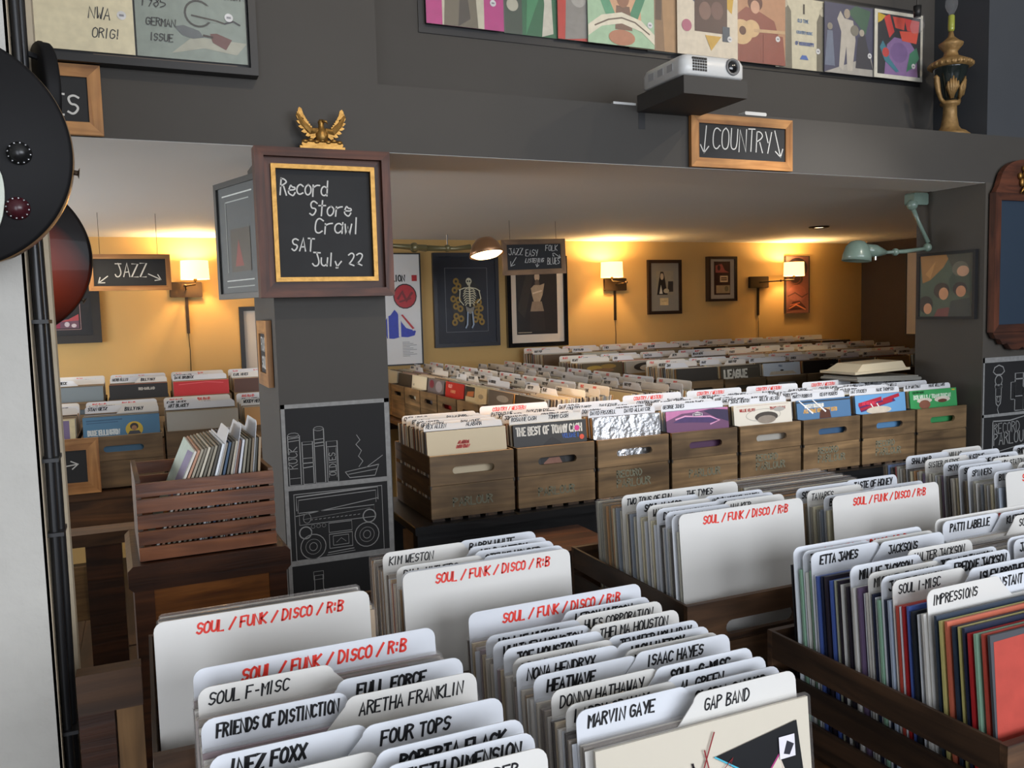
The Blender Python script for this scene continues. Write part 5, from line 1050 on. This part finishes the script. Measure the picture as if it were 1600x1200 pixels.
hung('rust tinted record cover of a man holding a guitar, eighth in the niche', 2.44, 0, NY-.0155, ZC-.010, 'b98a68', [('p', [(.1, .05), (.1, .6), (.3, .75), (.55, .7), (.8, .6), (.95, .2), (.95, 0), (0, 0)], '8a4638'), ('e', .46, .82, .13, .12, '5a2c22'), ('e', .46, .76, .08, .09, 'c99a80'), ('e', .22, .40, .2, .17, 'd2b080'), ('e', .40, .46, .14, .12, 'd2b080'), ('e', .24, .42, .06, .06, '5a3224'), ('l', [(.45, .44), (.98, .46)], .014, 'c2a078'), ('p', [(.6, 0), (.6, .4), (.95, .4), (1, 0)], '8f4a3c')], 0, (.86, .36))
hung('cream record cover with two figures and blue print, ninth in the niche', 2.71, 0, NY-.004, ZC-.012, 'cbc4aa', [('p', [(.06, 0), (.06, .8), (.15, .98), (.28, .8), (.3, 0)], '6f6a5a'), ('e', .16, .9, .06, .06, 'b8b09a'), ('p', [(.76, 0), (.76, .7), (.86, .92), (.98, .7), (.98, 0)], '6f6a5a'), ('e', .87, .84, .06, .06, 'b8b09a'), ('r', .5, .78, .53, .92, '3a342c'), T('OLD TIME', .4, .66, .014, .003, .11, '5a7aa0'), T('COUNTRY MUSIC', .38, .5, .012, .003, .12, '6a84a4'), T('OF MISSISSIPPI', .36, .34, .014, .004, .13, '5a6a9a'), ('p', [(.44, .14), (.48, .2), (.56, .2), (.6, .14)], '4a6ab0')], 0, (.78, .28))
hung('blue grey record cover of musicians standing outdoors, tenth in the niche', 2.985, 0, NY-.0155, ZC-.014, '45465e', [('p', [(.45, .9), (.6, 1), (.9, .95), (.8, .6)], '3c5e4a'), ('p', [(0, 0), (.3, .1), (.9, .3), (1, 0)], 'a8a49c'), ('p', [(.28, .1), (.32, .6), (.24, .78), (.3, .9), (.38, .8), (.55, .78), (.6, .5), (.54, .05), (.44, .05), (.42, .4), (.36, .05)], 'b8b2a6'), ('e', .43, .87, .06, .07, 'a09484'), ('p', [(0, .1), (.05, .6), (.15, .6), (.2, .1)], '6a7488'), ('e', .1, .66, .05, .05, '8a8478'), ('p', [(.6, .1), (.65, .55), (.78, .6), (.85, .4), (.95, .1)], '33333c'), ('e', .72, .62, .05, .05, 'a8a090'), ('e', .58, .64, .08, .08, '7a766a')], 0, (.88, .3))
hung('white bordered record cover with red lettering on purple, last in the niche', 3.283, 0, NY-.027, ZC-.016, 'd8d4c4', [('r', .06, .06, .95, .95, '22242a'), ('p', [(.2, .06), (.25, .5), (.4, .62), (.7, .6), (.85, .45), (.9, .06)], '8a6a9a'), ('e', .5, .4, .18, .15, '7a5c8e'), ('p', [(.18, .9), (.3, .95), (.4, .7), (.3, .6)], 'c83a34'), ('p', [(.36, .92), (.62, .92), (.60, .74), (.42, .76)], 'd24a38'), ('p', [(.6, .92), (.92, .9), (.9, .72), (.66, .74)], 'c83a34'), ('p', [(.5, .72), (.9, .74), (.86, .56), (.56, .58)], 'd8503a'), ('p', [(.06, .8), (.06, .95), (.22, .92), (.14, .84)], 'c9a82a'), ('p', [(.1, .45), (.16, .55), (.26, .42), (.3, .3), (.5, .12), (.44, .1), (.2, .26)], '3a7a8a'), ('e', .22, .38, .07, .07, 'c2403a'), ('p', [(.72, .4), (.86, .5), (.92, .35), (.8, .2), (.65, .12)], '3a7a5a')], 0, (.8, .22))
tag(MB().box(1.03, 3.62, NY+.0045, 3.149, ZC-.03, ZC+.33).obj('display_board', BLACK), 'long black backing board behind the record covers in the niche', 'board')
# two covers in a black frame over the left beam
r = thing('framed_covers', 'black display frame holding the two large covers above the left beam', 'frame', (-.62, 2.80, 2.369))
frame_parts(r, 1.012, .73, .022, .048, BLACK, BLACK); MB().box(.022, .990, .03, .047, .022, .70).obj('backing', BLACK, r)
MB().box(.55, .95, .001, .010, .0222, .0245).obj('lower_lip', mat('brown_lip', (.10, .07, .05), .5), r)
hung('cream record cover with a grey disc and the letters NWA', -.272, 0, 2.820, 2.4045, 'e0d6b4', [('e', .52, .68, .17, .19, '8d8c88'), T('NWA', .62, .30, .032, .0032, .12, '2a2a2a', .3, .15), T('ORIG!', .64, .13, .027, .003, .11, '2a2a2a', .3, .15), T('12', .86, .58, .03, .003, .05, '4a4a48', .2, .1)], 0, (.9, .35))
hung('grey green record cover with marker writing and a fish hook drawing', .0485, 0, 2.820, 2.4045, '8a958c', [('p', [(0, .5), (.4, .7), (1, .6), (1, .75), (.5, .9), (0, .8)], '7d8a84'), ('p', [(.3, .05), (.6, .12), (.9, .08), (1, .2), (.5, .22)], 'a8a898'), ('c', .56, .44, .12, .12, .006, '3a3a36'), ('r', .63, .37, .73, .52, '8a958c'), ('l', [(.5, .42), (.72, .39), (.8, .37)], .005, '3a3630'), ('l', [(.8, .37), (.88, .40), (.94, .37)], .005, '2c2c34'), ('p', [(.34, .30), (.42, .32), (.56, .28), (.6, .22), (.5, .20), (.4, .23)], '5e6466'), ('p', [(.66, .26), (.72, .27), (.86, .22), (.8, .12), (.68, .18)], '6a4440'), ('l', [(.6, .24), (.68, .23)], .006, '3a2c28'),
      T('EASY CHEESE DRUM', .36, .60, .020, .0028, .19, '2a2c2c', .3, .1), T('1985', .06, .46, .03, .003, .08, '2a2c2c', .3, .1), T('GERMAN', .09, .29, .022, .003, .11, '2a2c2c', .3, .1), T('ISSUE', .12, .15, .022, .003, .09, '2a2c2c', .3, .1)], 0, (.84, .43))

# ================================================================== BEIGE RECORD PLAYER LID ON THE CRATES
r = thing('portable_record_player', 'beige plastic lid tilted on a grey record player base over the last pine crates', 'record player', (3.19, 3.17, 1.2405), (0, math.radians(1.5), 0))
BEI = mat('aged_beige_plastic', (.60, .52, .37), .4); GRB = mat('grey_mesh_plastic', (.22, .215, .19), .6, noise=.4, nscale=300)
MB().cbox(.06, .50, .0, .25, -.018, -.002, .006).obj('base', GRB, r); MB().box(.07, .49, .012, .24, -.002, .006).obj('speaker_cloth', GRB, r)
lid = MB(); mxl = Matrix.Translation((-.02, .02, .012)) @ Matrix.Rotation(math.radians(-3), 4, 'Y')
lid.box(.085, .46, 0, .24, 0, .012, mx=mxl)
a = [(0.11, .012, .012), (.445, .012, .012), (.445, .22, .012), (.11, .22, .012)]; t_ = [(.165, .03, .046), (.438, .03, .046), (.438, .2, .046), (.165, .2, .046)]
a = [tuple(mxl @ Vector(p)) for p in a]; t_ = [tuple(mxl @ Vector(p)) for p in t_]
lid.face(t_)
for i in range(4): j = (i+1) % 4; lid.face([a[i], a[j], t_[j], t_[i]])
lid.obj('lid', BEI, r)

# ================================================================== GUITARS ON THE PIER
def guitar(label, loc, rot, face, edge, knobs=True, guard=True, col2=None, scale=1.0, neck=True):
    r = thing('electric_guitar', label, 'guitar', loc, rot); r.scale = (scale,)*3
    # body outline: lower bout at the origin, neck towards +z
    pts = []
    def smooth(P):
        for _ in range(3):
            q = []
            for i in range(len(P)):
                a, b_ = P[i], P[(i+1) % len(P)]; q += [(a[0]*.75+b_[0]*.25, a[1]*.75+b_[1]*.25), (a[0]*.25+b_[0]*.75, a[1]*.25+b_[1]*.75)]
            P = q
        return P
    bout = [(.178*math.sin(a), -.178*math.cos(a)) for a in [math.radians(-112+14*i) for i in range(17)]]
    body = smooth([p for p in bout]+[(.128, .12), (.112, .165), (.135, .22), (.11, .275), (.05, .285), (.03, .25), (-.04, .27), (-.12, .28), (-.15, .22), (-.112, .165), (-.128, .12)])
    N = len(body); b = MB(); t = .022; lev = [(-t, .965), (-t+.005, .995), (-t*.5, 1.0), (t*.5, 1.0), (t-.005, .995), (t, .965)]
    for y, s in lev: b.v += [(x*s, y, z*s) for x, z in body]
    for i in range(5):
        for j in range(N): b.f.append((i*N+(j+1) % N, i*N+j, (i+1)*N+j, (i+1)*N+(j+1) % N)); b.m.append(1 if 1 <= i <= 3 else 0)
    b.f.append(tuple(range(N))); b.m.append(0); b.f.append(tuple(range(6*N-1, 5*N-1, -1))); b.m.append(0)
    b.obj('body', [face, edge], r, True)
    if neck: MB().box(-.026, .026, -.03, -.005, .2, .66).obj('neck', wood('guitar_neck', '2a1810', '4a2c1a', 2), r)
    if neck: MB().prism([(-.03, .66), (.03, .66), (.045, .80), (.0, .83), (-.045, .80)], -.026, -.012).obj('headstock', BLKGL, r)
    if guard: MB().prism(smooth([(.04, .005), (-.005, -.078), (-.05, -.092), (-.11, -.088), (-.17, -.045), (-.13, -.01), (-.12, .06), (-.05, .12), (.03, .09)]), -.0285, -.0235).obj('pickguard', mat('mint_pickguard', (.55, .58, .48), .35), r)
    if knobs:
        for x, z, c in ((.012, -.104, 'k'), (-.070, -.108, 'r')):
            MB().lathe([(0, .017), (.004, .017), (.006, .013), (.016, .012), (.017, .001)], (x, -t, z), 18, 0, MY).obj('control_knob', mat('knob_black', (.01, .01, .01), .3) if c == 'k' else mat('knob_wine', (.05, .008, .012), .3), r, True)
            b = MB()
            for k in range(12): a = 2*PI*k/12; b.ball((x+.015*math.cos(a), -t-.0055, z+.015*math.sin(a)), .0018, n=6)
            g = b.obj('chrome_dial_studs', STEEL, r, True); g['kind'] = 'stuff'
    MB().box(-.03, .03, -t-.012, -t, -.02, -.008).obj('bridge', STEEL, r)
    MB().tube([(0, 0, -.172), (0, 0, -.182), (0, 0, -.184)], [.004, .004, .009], 10).obj('strap_button', BRONZE, r)
    return r
BLKB = mat('guitar_black', (.006, .0055, .006), .6)
BLKB.node_tree.nodes['Principled BSDF'].inputs['Specular IOR Level'].default_value = .22
CREB = mat('guitar_cream_binding', (.30, .17, .07), .3, coat=.5)
guitar('glossy black electric guitar with a pale pickguard hung on the plaster pier', (-.226, 1.36, 1.852), (0, math.radians(-82), 0), BLKB, CREB, scale=.90)
SB = bpy.data.materials.new('sunburst_lacquer'); SB.use_nodes = True; n_, l_ = nodes(SB); b_ = n_['Principled BSDF']
tc = n_.new('ShaderNodeTexCoord'); vl = n_.new('ShaderNodeVectorMath'); vl.operation = 'LENGTH'; mp_ = n_.new('ShaderNodeMapping'); mp_.inputs['Scale'].default_value = (1, 0, .62); rp = n_.new('ShaderNodeValToRGB')
l_.new(tc.outputs['Object'], mp_.inputs[0]); l_.new(mp_.outputs[0], vl.inputs[0]); l_.new(vl.outputs['Value'], rp.inputs[0]); l_.new(rp.outputs[0], b_.inputs['Base Color'])
rp.color_ramp.elements[0].position = .05; rp.color_ramp.elements[0].color = (.32, .035, .008, 1); rp.color_ramp.elements[1].position = .125; rp.color_ramp.elements[1].color = (.006, .004, .004, 1)
b_.inputs['Roughness'].default_value = .35; b_.inputs['Coat Weight'].default_value = .05; b_.inputs['Specular IOR Level'].default_value = .12
guitar('red sunburst electric guitar hung behind the edge of the plaster pier', (-.218, 1.80, 1.742), (0, math.radians(-58), 0), SB, BLKB, knobs=False, guard=False, scale=.84)
g = guitar('thin black guitar body seen edge-on above the other guitars on the pier', (-.118, 1.612, 1.985), (0, PI, math.radians(104)), BLKB, BLKB, knobs=False, guard=False, scale=.5, neck=False)
r = thing('guitar_hanger', 'black guitar hanger arm sticking out from the plaster pier', 'hanger', (0, 0, 0))
MB().tube([(-.16, 1.56, 2.045), (-.13, 1.575, 2.045), (-.105, 1.59, 2.04)], .005, 8).obj('arm', BLACK, r); MB().box(-.157, -.15, 1.54, 1.58, 2.03, 2.06).obj('mount', BLACK, r)
